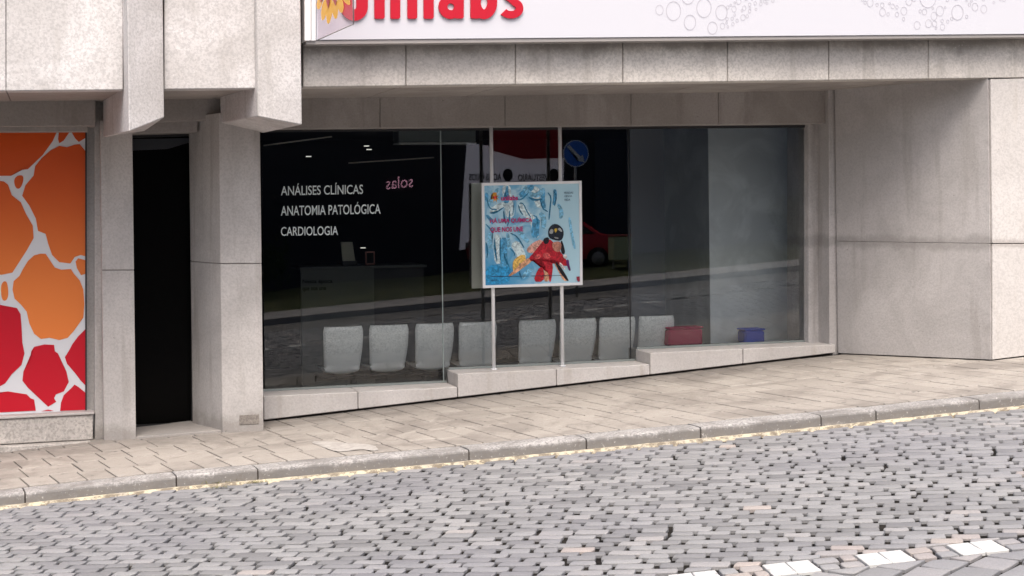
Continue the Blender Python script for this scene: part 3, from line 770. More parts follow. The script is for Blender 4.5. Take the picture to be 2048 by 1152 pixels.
# low side table between the benches
tb = empty('side_table', (at(1010, 700, .9).x, .9, zfl), 'small black table between the two rows of white seats', 'table')
X = tb.location.x; zt_ = at(1010, 722, .8).z
box('table_top', X - .17, X + .17, .72, 1.1, zt_ - .03, zt_, blackm, tb, .004)
for sx in (-.14, .14):
    for yy in (.75, 1.06): box('leg', X + sx - .015, X + sx + .015, yy - .015, yy + .015, zfl, zt_ - .03, blackm, tb)
# cubes for children
def pouf(px0, px1, py0, py1, Y, mat, label, nm):
    A, B = at(px0, py1, Y), at(px1, py0, Y)
    r = empty('storage_cube', ((A.x + B.x) / 2, Y + .18, A.z), label, 'box')
    box('cube_body', A.x, B.x, Y, Y + .2, A.z, B.z - .02, mat, r, .02); box('cube_lid', A.x - .004, B.x + .004, Y - .004, Y + .204, B.z - .018, B.z, mat, r, .006)
    # support ledge
    return r
magm = newmat('magenta_vinyl', (.42, .003, .08), .8, .1); blum = newmat('blue_vinyl', (.003, .06, .55), .8, .1)
zl = at(1430, 696, .4).z
box('window_ledge', at(1330, 690, .3).x, 8.0, .22, .88, zl - .08, zl, room_mat('ledge_grey', (.22, .24, .25)), bld)
pouf(1338, 1406, 653, 693, .42, magm, 'low magenta box on the ledge right of the last white seat', 'm')
pouf(1490, 1530, 657, 688, .5, blum, 'small blue box on the ledge behind the right pane', 'b')
# reception desk
YD = 2.6
dx0, dx1 = at(602, 560, YD).x, at(748, 560, YD).x; dz1 = at(670, 533, YD).z
desk = empty('reception_desk', ((dx0 + dx1) / 2, YD + .3, zfl), 'dim grey reception desk seen through the glass left of the benches', 'desk')
dm = newmat('desk_front', (.10, .11, .105), .5, .4)
box('desk_front', dx0, dx1, YD, YD + .05, zfl, dz1 - .03, dm, desk); box('desk_top', dx0 - .02, dx1 + .6, YD - .03, YD + .6, dz1 - .03, dz1, dm, desk, .003)
box('desk_front', dx1, dx1 + .58, YD + .05, YD + .1, zfl, dz1 - .03, newmat('desk_dark', (.03, .03, .035), .5, .4), desk)
text_px('lettering', 'Nesta época', 605, 665, 569, 568, 559, 558, YD - .003, M['black'], desk, bold=.02)
text_px('lettering', 'que nos une', 605, 652, 584, 583, 575, 574, YD - .003, M['black'], desk, bold=.02)
# brochure holder, picture frame
bh = empty('brochure_holder', (at(698, 530, YD + .2).x, YD + .2, dz1), 'leaning pale brochure holder standing on the reception desk', 'holder')
bmt = newmat('brochure_paper', (.5, .5, .42), .6, .3)
f = [at(686, 530, YD + .2), at(712, 530, YD + .2), at(705, 484, YD + .28), at(682, 484, YD + .28)]; f[0].z = f[1].z = dz1 + .001
solid('brochure', f, [p + Vector((0, .03, 0)) for p in f], bmt, bh, .002)
f2 = [Vector((f[0].x - .01, YD + .18, dz1)), Vector((f[1].x + .01, YD + .18, dz1)), Vector((f[1].x + .01, YD + .18, dz1 + .05)), Vector((f[0].x - .01, YD + .18, dz1 + .05))]
solid('holder_tray', f2, [p + Vector((0, .12, 0)) for p in f2], M['frame_dark'], bh)
pf = empty('picture_frame', (at(741, 530, YD + .2).x, YD + .2, dz1), 'small dark picture frame with reddish border on the desk', 'picture frame')
a = at(731, 528, YD + .2).x; b = at(750, 528, YD + .2).x; zt2 = at(740, 503, YD + .2).z
fm = newmat('frame_rose', (.35, .15, .13), .5, .4)
box('frame', a, b, YD + .2, YD + .23, dz1, zt2, fm, pf, .003); box('picture', a + .015, b - .015, YD + .195, YD + .199, dz1 + .02, zt2 - .015, M['black'], pf)
# small lit downlights in the dark ceiling
lampm = newmat('lit_lamp', (.9, .9, .85)); lampm.node_tree.nodes['Principled BSDF'].inputs['Emission Color'].default_value = (1, .97, .9, 1); lampm.node_tree.nodes['Principled BSDF'].inputs['Emission Strength'].default_value = .45
for i, (px, py) in enumerate(((618, 313), (734, 292), (739, 299), (727, 496))):
    p = at(px, py, 3.6 + .2 * i)
    o = box('lit_lamp', p.x - .028, p.x + .028, p.y, p.y + .06, p.z - .004, p.z + .006, lampm, None, .002)
    tag(o, ['small lit lamp upper left, above the first line of lettering', 'upper of the two small lit lamps close together near the ceiling', 'lower of the two small lit lamps close together near the ceiling', 'small lit lamp low down, just above the picture frame on the desk'][i], 'lamp', 'small lit lamps inside')
# ceiling bulkhead with pale lower edge; added tubes standing in for lines reflected in the glass
YA = 2.2
a0, a1 = at(797, 270, YA), at(952, 270, YA); zb_ = at(870, 288, YA).z
ac = empty('air_conditioner', ((a0.x + a1.x) / 2, YA + .15, zb_), 'grey air conditioning unit hung under the ceiling behind the glass', 'air conditioner')
box('casing', a0.x, a1.x, YA, YA + .3, zb_ + .02, zb_ + .17, newmat('ac_grey', (.20, .23, .23), .5, .4), ac, .01)
box('air_flap', a0.x, a1.x, YA - .01, YA + .3, zb_, zb_ + .016, M['white'], ac, .003)
for (p0, p1, Yr) in (((697, 326), (868, 315), 3.0), ((527, 291), (664, 273), 1.2)):
    A, B = at(*p0, Yr), at(*p1, Yr)
    tr = tube('reflection_streak', [A, B], .007, newmat('streak_white', (.75, .68, .62), .4, .4), None, 8)
    tag(tr, 'thin white tube added as a reflected line above the lettering, %s' % ('the longer one in the middle' if Yr > 2 else 'near the upper left corner of the glass'), 'reflected line', 'reflected lines in the glass')

# ------------------------------------------------------------------ SHOP SIGN
def sgn_bot(x): return lerp(80, 68, (x - 633) / 1415.0)
YSG = -2.14
S0 = at(1300, sgn_bot(1300), YSG)
sign = empty('shop_sign', (S0.x, YF, S0.z), 'long white box sign with red lettering and faint bubbles above the shop recess', 'shop sign')
slab('sign_face', [(633, sgn_bot(633)), (2480, sgn_bot(2480)), (2480, -330), (633, -330)], YSG, .17, M['sign'], sign, .003)
slab('bottom_trim', [(612, 89), (2480, sgn_bot(2480) + 6), (2480, sgn_bot(2480) + .8), (612, 81)], YSG + .01, .17, M['alu'], sign, .002)
for a, b in ((609, 622), (623, 632)): slab('end_profile', [(a, 82), (b, 81.5), (b, -330), (a, -330)], YSG - .01, .18, M['white'], sign, .004)
sred = newmat('sign_red', (.50, .004, .022), .35, .5)
def ribbon(pts, w_, closed=False):
    n = len(pts); L = []; R_ = []
    for i, p in enumerate(pts):
        a = pts[(i - 1) % n] if closed else pts[max(i - 1, 0)]; b = pts[(i + 1) % n] if closed else pts[min(i + 1, n - 1)]
        dx, dy = b[0] - a[0], b[1] - a[1]; d = math.hypot(dx, dy) or 1; ww = w_[i] if isinstance(w_, list) else w_
        L.append((p[0] - dy / d * ww / 2, p[1] + dx / d * ww / 2)); R_.append((p[0] + dy / d * ww / 2, p[1] - dx / d * ww / 2))
    return [[L[i], L[(i + 1) % n], R_[(i + 1) % n], R_[i]] for i in range(n if closed else n - 1)]
def letter(nm, pieces):
    bm = bmesh.new()
    for k, quads in enumerate(pieces):
        y1 = YSG - .020 - .0012 * k; cache = {}
        def gv(p, y):
            key = (round(p[0], 3), round(p[1], 3), y)
            if key not in cache:
                c0 = at(p[0], p[1], YSG); cache[key] = bm.verts.new((c0.x, y, c0.z))
            return cache[key]
        cnt = {}
        for Qd in quads:
            for i in range(len(Qd)):
                e = tuple(sorted(((round(Qd[i][0], 3), round(Qd[i][1], 3)), (round(Qd[(i + 1) % len(Qd)][0], 3), round(Qd[(i + 1) % len(Qd)][1], 3))))); cnt[e] = cnt.get(e, 0) + 1
        for Qd in quads:
            bm.faces.new([gv(p, y1) for p in Qd])
            for i in range(len(Qd)):
                p, r_ = Qd[i], Qd[(i + 1) % len(Qd)]
                e = tuple(sorted(((round(p[0], 3), round(p[1], 3)), (round(r_[0], 3), round(r_[1], 3)))))
                if cnt[e] == 1: bm.faces.new((gv(p, y1), gv(p, YSG), gv(r_, YSG), gv(r_, y1)))
    return finish(bm, nm, sred, sign)
def stem(x0, x1, yt, yb):
    rr_ = 3.5; P = [(x0, yt), (x1, yt), (x1, yb - rr_), (x1 - 1, yb - 1), (x1 - rr_, yb), (x0 + rr_, yb), (x0 + 1, yb - 1), (x0, yb - rr_)]
    return [P]
def ell(cx, cy, rx, ry_, n=28): return [(cx + rx * math.cos(6.28318 * k / n), cy + ry_ * math.sin(6.28318 * k / n)) for k in range(n)]
def arc(cx, cy, rx, ry_, a0, a1, n=14): return [(cx + rx * math.cos(rad(a0 + (a1 - a0) * k / n)), cy + ry_ * math.sin(rad(a0 + (a1 - a0) * k / n))) for k in range(n + 1)]
letter('sign_letter', [ribbon([(692.5, -40), (692.5, 8)] + arc(708, 14, 15.5, 16.5, 180, 0) + [(723.5, 8), (723.5, -40)], 23)])
letter('sign_letter', [stem(748, 768.5, -34, 38), stem(780, 799.5, -20, 38), ribbon([(766, -18), (772, -26), (784, -28), (790, -18)], 16)])
letter('sign_letter', [stem(814, 833.5, -34, 38)])
letter('sign_letter', [stem(846.5, 866.5, -62, 38)])
letter('sign_letter', [ribbon(ell(900.5, 14, 15.5, 15.5), 17.5, True), stem(908, 926.5, -34, 37.5), ribbon([(884, -24), (900, -29), (917, -24)], 13)])
letter('sign_letter', [ribbon(ell(967, 5, 16.5, 24), 19.5, True), stem(940, 959, -62, 37.5)])
letter('sign_letter', [ribbon(arc(1026, -20, 14, 10, 330, 170) + arc(1028, -12, 16, 10, 170, 120, 4) + arc(1021, 17, 17, 13, 300, 360, 6) + arc(1021, 17.5, 17, 12.5, 5, 150), 15)])
# flame-like sun mark
yel = newmat('sign_yellow', (.95, .48, .01), .4, .5); rr = []; ry = []
def petal(cx, cy, a, r0, r1, wd):
    ca, sa = math.cos(a), math.sin(a); L = r1 - r0
    P = [(0, 0), (.35, wd * .8), (.7, wd), (.93, wd * .55), (1, 0), (.93, -wd * .55), (.7, -wd), (.35, -wd * .8)]
    return [(cx + (r0 + k * L) * ca - w_ * sa, cy + (r0 + k * L) * sa + w_ * ca) for k, w_ in P]
# projecting translucent blade sign at the left end
blade_m = glass_mat('milky_acrylic', (.97, .93, .95), .4); [blade_m.node_tree.nodes.remove(n_) for n_ in list(blade_m.node_tree.nodes) if n_.type == 'FRESNEL']; [setattr(n_.inputs[0], 'default_value', .05) for n_ in blade_m.node_tree.nodes if n_.type == 'MIX_SHADER']; t = blade_m.node_tree
df = t.nodes.new('ShaderNodeBsdfDiffuse'); df.inputs[0].default_value = (.80, .74, .78, 1); mx = t.nodes.new('ShaderNodeMixShader'); mx.inputs[0].default_value = .10
old = [n for n in t.nodes if n.type == 'MIX_SHADER' and n != mx][0]; out = [n for n in t.nodes if n.type == 'OUTPUT_MATERIAL'][0]
t.links.new(old.outputs[0], mx.inputs[1]); t.links.new(df.outputs[0], mx.inputs[2]); t.links.new(mx.outputs[0], out.inputs[0])
Bk = at(635, 80, YSG - .02); Fr = at(707, 48, YSG - 1.35); Fr.z = at(707, 48, Fr.y).z
blade = empty('blade_sign', Bk, 'translucent projecting sign with yellow and red petals at the left end of the long sign', 'sign')
def bl(px, py, o=0.0):
    """point of the blade plane for a photo position"""
    n = Vector((Fr.y - Bk.y, Bk.x - Fr.x, 0)).normalized(); r = ray(px, py); t_ = (Bk + n * o - CAM).dot(n) / r.dot(n); return CAM + r * t_
ztp = at(640, -330, YSG).z
P = [Bk, Fr, Vector((Fr.x, Fr.y, ztp)), Vector((Bk.x, Bk.y, ztp))]
nb = Vector((Fr.y - Bk.y, Bk.x - Fr.x, 0)).normalized()
if nb.dot(CAM - Bk) < 0: nb = -nb
solid('acrylic_sheet', P, [p - nb * .008 for p in P], blade_m, blade)
e1, e2 = P[0], P[3]
tube('edge_profile', [Fr, Vector((Fr.x, Fr.y, ztp))], .004, M['alu'], blade, 6); tube('bottom_profile', [Bk, Fr], .004, M['alu'], blade, 6)
sgnn = 1 if Vector((Fr.y - Bk.y, Bk.x - Fr.x, 0)).normalized().dot(nb) > 0 else -1
ys, rs = [], []
for (x0, y0, x1, y1, wd) in ((643, -12, 636, 19, 6.5), (653, -8, 645, 41, 7), (662, -5, 656, 48, 7), (669, -6, 671, 38, 7.5), (678, -10, 683, 26, 7.5), (684, -16, 699, 10, 7)):
    a = math.atan2(y1 - y0, x1 - x0); L = math.hypot(x1 - x0, y1 - y0); ys.append([(x0 + (k * L) * math.cos(a) - w_ * math.sin(a), y0 + (k * L) * math.sin(a) + w_ * math.cos(a)) for k, w_ in [(0, -wd * .3), (0, wd * .3), (.4, wd * .85), (.7, wd * .8), (.95, wd * .35), (1, 0), (.95, -wd * .4), (.7, -wd * .8), (.4, -wd * .85)]])
for (x0, y0, x1, y1, wd) in ((655, -14, 656, 17, 3.5), (668, -12, 671, 12, 3.5), (646, -14, 640, 6, 3)):
    a = math.atan2(y1 - y0, x1 - x0); L = math.hypot(x1 - x0, y1 - y0); rs.append([(x0 + (k * L) * math.cos(a) - w_ * math.sin(a), y0 + (k * L) * math.sin(a) + w_ * math.cos(a)) for k, w_ in [(0, -wd), (0, wd), (.5, wd), (1, 0), (.5, -wd)]])
for i, P_ in enumerate(ys): sheet('sun_petal', [[bl(x, y, sgnn * (.003 + .0008 * i)) for x, y in P_]], yel, blade)
for P_ in rs: sheet('sun_petal_red', [[bl(x, y, sgnn * .0105) for x, y in P_]], sred, blade)
# faint embossed bubbles
bub = newmat('bubble_print', (.47, .46, .51), .45, .4); rnd2 = random.Random(5); rings = []
def ring(cx, cy, rx, ry_, w_, n=18, a0=0):
    o_ = []
    for k in range(n):
        t0, t1 = 2 * math.pi * k / n, 2 * math.pi * (k + 1) / n
        o_.append([(cx + rx * math.cos(t0), cy + ry_ * math.sin(t0)), (cx + rx * math.cos(t1), cy + ry_ * math.sin(t1)), (cx + (rx - w_) * math.cos(t1), cy + (ry_ - w_) * math.sin(t1)), (cx + (rx - w_) * math.cos(t0), cy + (ry_ - w_) * math.sin(t0))])
    return o_
placed = []
def addb(cx, cy, r):
    if cy + r * 1.3 > sgn_bot(cx) - 3: return
    for (a, b, c_) in placed:
        if math.hypot((a - cx), (b - cy) / 1.3) < (r + c_) * .98: return
    placed.append((cx, cy, r)); rings.extend(ring(cx, cy, r, r * 1.3, 1.1 if r > 8 else .8, 20 if r > 8 else 12))
for c_ in ((1347, 22, 15), (1408, 16, 15), (1319, 20, 8), (1380, 45, 12), (1443, 25, 12), (1376, -8, 13), (1400, 64, 6), (1425, 56, 10), (1445, 52, 5), (1468, 18, 5), (1486, 35, 5), (1856, -6, 17), (1915, 25, 12), (1880, 22, 8)): addb(*c_)
for i in range(420):
    k = rnd2.random()
    if k < .45: cx = rnd2.uniform(1440, 1560); cy = lerp(50, -20, (cx - 1440) / 120) + rnd2.uniform(-30, 14)
    else: cx = rnd2.uniform(1720, 2030); m_ = 1 - abs(cx - 1860) / 175; cy = rnd2.uniform(-40, -10 + 78 * max(0, m_))
    addb(cx, cy, rnd2.choice((2.2, 3, 3, 4, 5, 6.5)))
sheet('bubble_print', flat(rings, YSG - .0025), bub, sign)['kind'] = 'stuff'

# ------------------------------------------------------------------ POSTER STAND
YP = -.24
zs_ = sill_z(at(990, 740, YP).x)
st = empty('poster_stand', (at(1056, 735, YP).x, YP + .03, zs_), 'white framed square poster of a cyclist on two white posts standing on the sill', 'poster stand')
for (xt, xb) in ((985, 988.5), (1121.5, 1127)):
    X = at((xt + xb) / 2, 600, YP + .04).x
    zb0 = sill_z(X)
    tube('post', [Vector((X, YP + .05, zb0)), Vector((X, YP + .05, at(1000, 254, -.2).z))], .0175, M['white'], st, 16)
    tube('base_flange', [Vector((X, YP + .05, zb0)), Vector((X, YP + .05, zb0 + .012))], .032, M['white'], st, 16)
BQ = [(966, 576.5), (1165.5, 570), (1163.5, 361.5), (963.5, 366)]
backm = newmat('panel_back_grey', (.60, .60, .57), .6, .3)
slab('backing_board', BQ, YP + .004, .03, backm, st, .002)
def fr(pts): return slab('frame_bar', pts, YP - .012, .016, M['white'], st, .002)
def Q(u, v):
    bl_, br_, tr_, tl_ = BQ
    return (lerp(lerp(bl_[0], br_[0], u), lerp(tl_[0], tr_[0], u), v), lerp(lerp(bl_[1], br_[1], u), lerp(tl_[1], tr_[1], u), v))
iu, iv = .026, .026
fr([Q(0, 0), Q(1, 0), Q(1 - iu, iv), Q(iu, iv)]); fr([Q(0, 1), Q(1, 1), Q(1 - iu, 1 - iv), Q(iu, 1 - iv)][::-1])
fr([Q(0, 0), Q(iu, iv), Q(iu, 1 - iv), Q(0, 1)]); fr([Q(1, 0), Q(1, 1), Q(1 - iu, 1 - iv), Q(1 - iu, iv)])
# poster print
pb = newmat('poster_print', (.35, .6, .75), .3, .4); q = NB(pb)
A = at(*Q(0, 0), YP); B = at(*Q(1, 1), YP); xx = q.ramp(q.sep()[0], A.x, B.x); zz = q.ramp(q.sep()[2], A.z, B.z)
n1 = q.noise(5.5, 5, .6, dist=1.2)
c = q.mix(q.ramp(n1, .35, .65), (.16, .44, .66), (.50, .74, .84)); c = q.mix(q.ramp(xx, .45, .9), c, (.46, .70, .80)); c = q.mix(q.math('MULTIPLY', q.ramp(zz, .55, 0.0, 0, 1), q.ramp(xx, .8, .1, 0, 1)), c, (.05, .30, .55)); q.col(c)
Pp = slab('poster', [Q(iu * .6, iv * .6), Q(1 - iu * .6, iv * .6), Q(1 - iu * .6, 1 - iv * .6), Q(iu * .6, 1 - iv * .6)], YP - .001, .004, pb, st)
def pz(pts): return [(940 + x / 4.432, 340 + y / 4.431) for x, y in pts]       # coordinates in the enlarged poster crop
lay = [0]
def ink(name, col, polys, sm=1, zoomed=True):
    lay[0] += 1; m = newmat('ink_' + name, col, .35, .4); q = NB(m); q.col(q.mix(q.ramp(q.noise(26, 5, .7, dist=1.2), .36, .64), tuple(v * .55 for v in col), tuple(min(1, v * 1.35) for v in col)))
    for k, P in enumerate(polys): sheet(name, flat([smooth_poly(pz(P), sm) if sm else pz(P)], YP - .0018 - .00045 * lay[0] - .00003 * k), m, Pp)
def worm(pts, wd):
    L = [];  R_ = []
    for i, p in enumerate(pts):
        a = pts[max(i - 1, 0)]; b = pts[min(i + 1, len(pts) - 1)]; dx, dy = b[0] - a[0], b[1] - a[1]; d = math.hypot(dx, dy) or 1
        L.append((p[0] - dy / d * wd, p[1] + dx / d * wd)); R_.append((p[0] + dy / d * wd, p[1] - dx / d * wd))
    return L + R_[::-1]
ink('pale_shape', (.62, .82, .90), [worm([(320, 130), (330, 250), (360, 330), (350, 420)], 38), worm([(450, 300), (480, 370), (560, 440), (590, 600)], 30), worm([(240, 570), (235, 700), (250, 830)], 28), worm([(390, 640), (440, 720), (470, 800)], 40), worm([(180, 370), (260, 320), (330, 300)], 26), worm([(560, 150), (600, 250), (640, 330)], 40)])
ink('blue_shape', (.09, .36, .60), [worm([(330, 140), (325, 210), (345, 290), (300, 290), (310, 200)], 10), worm([(440, 230), (500, 190), (560, 140)], 26), worm([(590, 430), (580, 500), (575, 600)], 34), worm([(300, 600), (300, 720), (310, 880)], 30), worm([(145, 200), (150, 280)], 16), worm([(650, 160), (640, 260), (660, 340)], 18), worm([(750, 170), (760, 230), (740, 310)], 14), worm([(145, 400), (190, 440), (200, 480)], 12)])
ink('mid_shape', (.22, .52, .72), [worm([(480, 150), (520, 210), (600, 230), (660, 170)], 22), worm([(160, 300), (200, 250), (250, 160)], 16), worm([(430, 520), (470, 590), (520, 640)], 20), worm([(200, 520), (170, 600), (180, 700)], 18), worm([(620, 380), (660, 430), (650, 520)], 22), worm([(330, 560), (345, 640), (350, 720)], 15), worm([(560, 880), (500, 900), (470, 960)], 16), worm([(780, 300), (820, 380), (800, 430)], 16), worm([(880, 420), (900, 560), (930, 700)], 12)])
ink('outline', (.02, .20, .36), [worm([(440, 300), (450, 290), (475, 300), (500, 360), (540, 420)], 5), worm([(300, 360), (298, 420), (320, 480)], 5), worm([(350, 360), (352, 430), (330, 500)], 5), worm([(430, 310), (440, 360), (470, 400)], 5), worm([(360, 560), (420, 590), (480, 690)], 6), worm([(220, 600), (215, 700), (240, 810)], 5), worm([(270, 600), (265, 720), (275, 820)], 6), worm([(175, 380), (220, 385), (300, 330)], 6), worm([(520, 240), (560, 270), (640, 260)], 7), worm([(690, 200), (720, 240), (710, 330), (700, 440)], 6), worm([(740, 185), (770, 230), (750, 320)], 5), worm([(350, 690), (400, 740), (390, 760)], 5), worm([(390, 280), (385, 350), (380, 400)], 4), worm([(240, 350), (190, 350), (165, 320), (150, 260)], 5), worm([(140, 480), (180, 520), (200, 560)], 5), worm([(410, 250), (450, 270), (520, 200)], 6), worm([(620, 250), (640, 340), (690, 370)], 6), worm([(300, 730), (310, 800), (350, 860)], 5), worm([(445, 820), (430, 900), (460, 970)], 4), worm([(140, 640), (160, 700), (150, 780)], 5), worm([(560, 400), (600, 420), (600, 500)], 5)])
ink('sleeve_yellow', (.80, .48, .12), [[(375, 830), (400, 780), (480, 740), (500, 800), (440, 860), (385, 910)]])
ink('shade_blue', (.03, .30, .58), [[(138, 870), (220, 830), (300, 870), (360, 850), (360, 960), (330, 1005), (138, 1010)]])
ink('glow_pink', (.72, .38, .30), [[(500, 700), (560, 640), (640, 610), (660, 680), (560, 740), (510, 730)]])
ink('forearm_skin', (.72, .38, .22), [[(340, 935), (400, 880), (470, 810), (530, 770), (550, 810), (480, 860), (420, 905), (350, 945)], [(620, 780), (660, 790), (690, 900), (705, 960), (690, 990), (655, 985), (665, 920), (640, 850)], [(750, 790), (800, 850), (850, 930), (875, 980), (830, 985), (790, 910), (745, 830)]])
ink('jersey_red', (.50, .015, .03), [[(520, 770), (600, 715), (640, 640), (660, 610), (730, 620), (800, 740), (860, 800), (880, 850), (830, 850), (770, 800), (740, 800), (700, 960), (690, 900), (640, 800), (580, 800), (535, 812)], [(560, 990), (600, 880), (640, 850), (660, 920), (650, 990)], [(700, 880), (740, 820), (720, 990), (700, 990)]])
ink('jersey_light', (.68, .10, .10), [[(640, 740), (700, 730), (720, 780), (660, 790)], [(570, 760), (620, 740), (630, 780), (580, 795)]])
ink('dark_hair', (.012, .010, .016), [[(645, 610), (700, 590), (700, 650), (660, 660)], [(810, 610), (835, 680), (845, 740), (815, 750), (800, 680)], [(745, 800), (800, 850), (880, 980), (860, 985), (790, 900)]], 1)
ink('face_skin', (.55, .24, .17), [[(730, 640), (800, 630), (815, 680), (790, 730), (750, 720), (728, 680)]])
ink('helmet', (.012, .02, .035), [[(690, 560), (700, 510), (740, 475), (790, 485), (830, 530), (830, 590), (805, 630), (740, 620), (700, 600)]])
ink('helmet_shine', (.40, .42, .42), [[(700, 560), (715, 520), (745, 530), (730, 570)], [(770, 520), (800, 510), (822, 550), (800, 545)], [(745, 590), (790, 600), (780, 612), (750, 606)]])
ink('helmet_yellow', (.70, .48, .06), [[(745, 520), (775, 515), (770, 545), (755, 560)]])
ink('glove_white', (.70, .66, .66), [[(820, 760), (850, 740), (865, 775), (840, 790)], [(790, 815), (815, 830), (850, 880), (835, 885), (800, 850)]])
ink('handlebar', (.12, .02, .12), [[(850, 800), (875, 790), (880, 840), (895, 890), (880, 895), (860, 850)]])
ink('sun_mark', (.85, .35, .05), [[(222 + (38 if k % 2 else 16) * math.cos(k * math.pi / 8), 243 + (48 if k % 2 else 20) * math.sin(k * math.pi / 8)) for k in range(16)]], 0)
ink('sun_heart', (.70, .05, .04), [[(222 + (20 if k % 2 else 9) * math.cos(k * math.pi / 6), 243 + (26 if k % 2 else 11) * math.sin(k * math.pi / 6)) for k in range(12)]], 0)
ink('footline', (.03, .05, .10), [[(190, 941), (520, 938), (520, 942), (190, 946)], [(190, 975), (240, 974), (240, 978), (190, 979)], [(540, 937), (820, 932), (820, 936), (540, 941)]], 0)
ink('badge', (.30, .03, .06), [[(943, 945), (972, 943), (974, 985), (958, 990), (948, 975)]], 0)
YT = YP - .013
inkt = newmat('ink_text_crimson', (.50, .02, .16), .4, .4); inkd = newmat('ink_text_dark', (.03, .08, .16), .4, .4)
def pt(s, x0, x1, yb, yt, m, bold=.02):
    (a, b), (c_, d) = pz([(x0, yb), (x1, yt)]); sl_ = -.028 * (c_ - a)
    text_at('lettering', s, [at(a, b, YT), at(c_, b + sl_, YT), at(c_, d + sl_, YT), at(a, d, YT)], m, Pp, bold=bold)
pt('HÁ UMA QUÍMICA', 178, 552, 478, 425, inkt, .03); pt('QUE NOS UNE', 180, 472, 560, 508, inkt, .03)
pt('unilabs', 275, 425, 272, 228, inkt, .03)
for s, yb, x1 in (('PESSOAS', 212, 915), ('CIÊNCIA', 240, 905), ('VIDA', 274, 890)): pt(s, 835, x1, yb, yb - 18, inkd, .01)

ib = slab('reflection_board', [(944, 577), (1140, 572), (1138, 362), (943, 366)], .07, .02, newmat('pale_reflection', (.62, .62, .56), .6, .2), None, .002)  # added board; its pale strip stands in for the poster back's reflection
tag(ib, 'pale grey-green board added just inside the glass as the reflection left of the poster', 'reflection board')
# ------------------------------------------------------------------ OPPOSITE SIDE (seen mirrored in the glass)
def mir(px, py, d): p = at(px, py, d); return Vector((p.x, -p.y, p.z))
def mquad(name, pts, d, th, m, parent=None, bevel=0):
    f = [mir(x, y, d) for x, y in pts]; return solid(name, f, [p + Vector((0, -th, 0)) for p in f], m, parent, bevel)
asp2 = newmat('opposite_pavement', (.34, .32, .31), .9, .2)
op = prism('opposite_pavement', [(-30, -20.8), (60, -22.0), (60, -24.0), (-30, -22.8)], lambda x, y: gz(x) - .3 - OFF, lambda x, y: gz(x) + .04 - OFF, asp2); tag(op, kind='structure')
gr = newmat('rough_grass', (.06, .075, .03), .95, .1); q = NB(gr); q.col(q.mix(q.ramp(q.noise(2.5, 5, .7), .35, .65), (.03, .045, .015), (.10, .10, .05)))
V, Fc = [], []; nx, ny = 90, 10
for j in range(ny + 1):
    for i in range(nx + 1):
        x = -30 + 90 * i / nx; y = -23.0 - 6.2 * j / ny - .018 * x
        V.append((x, y, gz(x) + .0 - OFF + .18 * (j / ny) ** .8 + random.uniform(-.05, .05)))
for j in range(ny):
    for i in range(nx): a = j * (nx + 1) + i; Fc.append((a, a + 1, a + nx + 2, a + nx + 1))
gb_ = mkobj('grass_bank', V, Fc, gr, None, smooth=True); tag(gb_, kind='structure')
gndfar = newmat('far_ground', (.12, .11, .10), .95, .1)
fg = mkobj('far_ground', [(-250, -260, -5), (250, -260, -5), (250, 260, -5), (-250, 260, -5)], [(0, 1, 2, 3)], gndfar); tag(fg, kind='structure')
# opposite buildings
ob = empty('dark_shop_building', (4, -31, gz(4) - OFF), 'dark shop building across the street seen only as a reflection in the glass', 'building')
dk = newmat('dark_cladding', (.035, .035, .045), .7, .2); dk2 = newmat('dark_cladding_grey', (.22, .23, .27), .6, .3)
box('wall', -26, 36, -39, -31, -5, 6.2, dk, ob)
brd = newmat('white_board', (.80, .78, .82), .6, .3)
rose_glow = newmat('glowing_rose', (.5, .25, .33), .5, .3); rose_glow.node_tree.nodes['Principled BSDF'].inputs['Emission Color'].default_value = (.9, .45, .6, 1); rose_glow.node_tree.nodes['Principled BSDF'].inputs['Emission Strength'].default_value = 1.6  # emission added to the rose letters to lift their mirror image
brd.node_tree.nodes['Principled BSDF'].inputs['Emission Color'].default_value = (.9, .86, 1, 1); brd.node_tree.nodes['Principled BSDF'].inputs['Emission Strength'].default_value = .45  # glow added to the daylit board so it mirrors brighter
bd = mquad('white_board', [(920, 500), (1125, 470), (1128, 316), (935, 285)], 30.9, .1, brd, ob)
mquad('awning', [(985, 300), (1050, 318), (1125, 316), (1125, 258), (985, 258)], 30.7, .5, newmat('awning_red', (.42, .015, .02), .6, .3), ob)
tdk = newmat('board_black', (.01, .01, .012), .5, .3)
for s, x0, x1, yb, yt in (('ACESSÓRIOS', 1003, 938, 361, 344), ('VESTUÁRIO', 1097, 1036, 362, 345)):
    P = [mir(x0, yb, 30.75), mir(x1, yb, 30.75), mir(x1, yt, 30.75), mir(x0, yt, 30.75)]
    text_at('lettering', s, P, tdk, bd, bold=.03)
for cx in (1016, 1108):
    mquad('portrait_disc', [(cx + 10 * math.cos(k * .524), 350 + 13 * math.sin(k * .524)) for k in range(12)], 30.75, .02, tdk, bd)
text_at('lettering', 'solas', [mir(826, 374, 30.9), mir(772, 379, 30.9), mir(772, 355, 30.9), mir(826, 350, 30.9)], rose_glow, ob, bold=.0)
mquad('shopfront_panel', [(1190, 500), (1262, 490), (1262, 265), (1190, 265)], 30.95, .05, newmat('shopfront_navy', (.02, .025, .05), .3, .5), ob)
mquad('pale_wall', [(1262, 560), (1660, 530), (1660, 200), (1262, 200)], 30.95, .05, dk2, ob)
mquad('pale_column', [(1262, 560), (1320, 555), (1320, 200), (1262, 200)], 30.9, .05, newmat('column_grey', (.17, .17, .2), .6, .3), ob)
# second, paler block further right
ob2 = empty('pale_apartment_block', (40, -29, gz(40)), 'pale block across the street to the right, seen only as a reflection', 'building')
box('wall', 36.2, 60, -42, -29, -4, 9, newmat('pale_render', (.45, .44, .43), .8, .2), ob2)
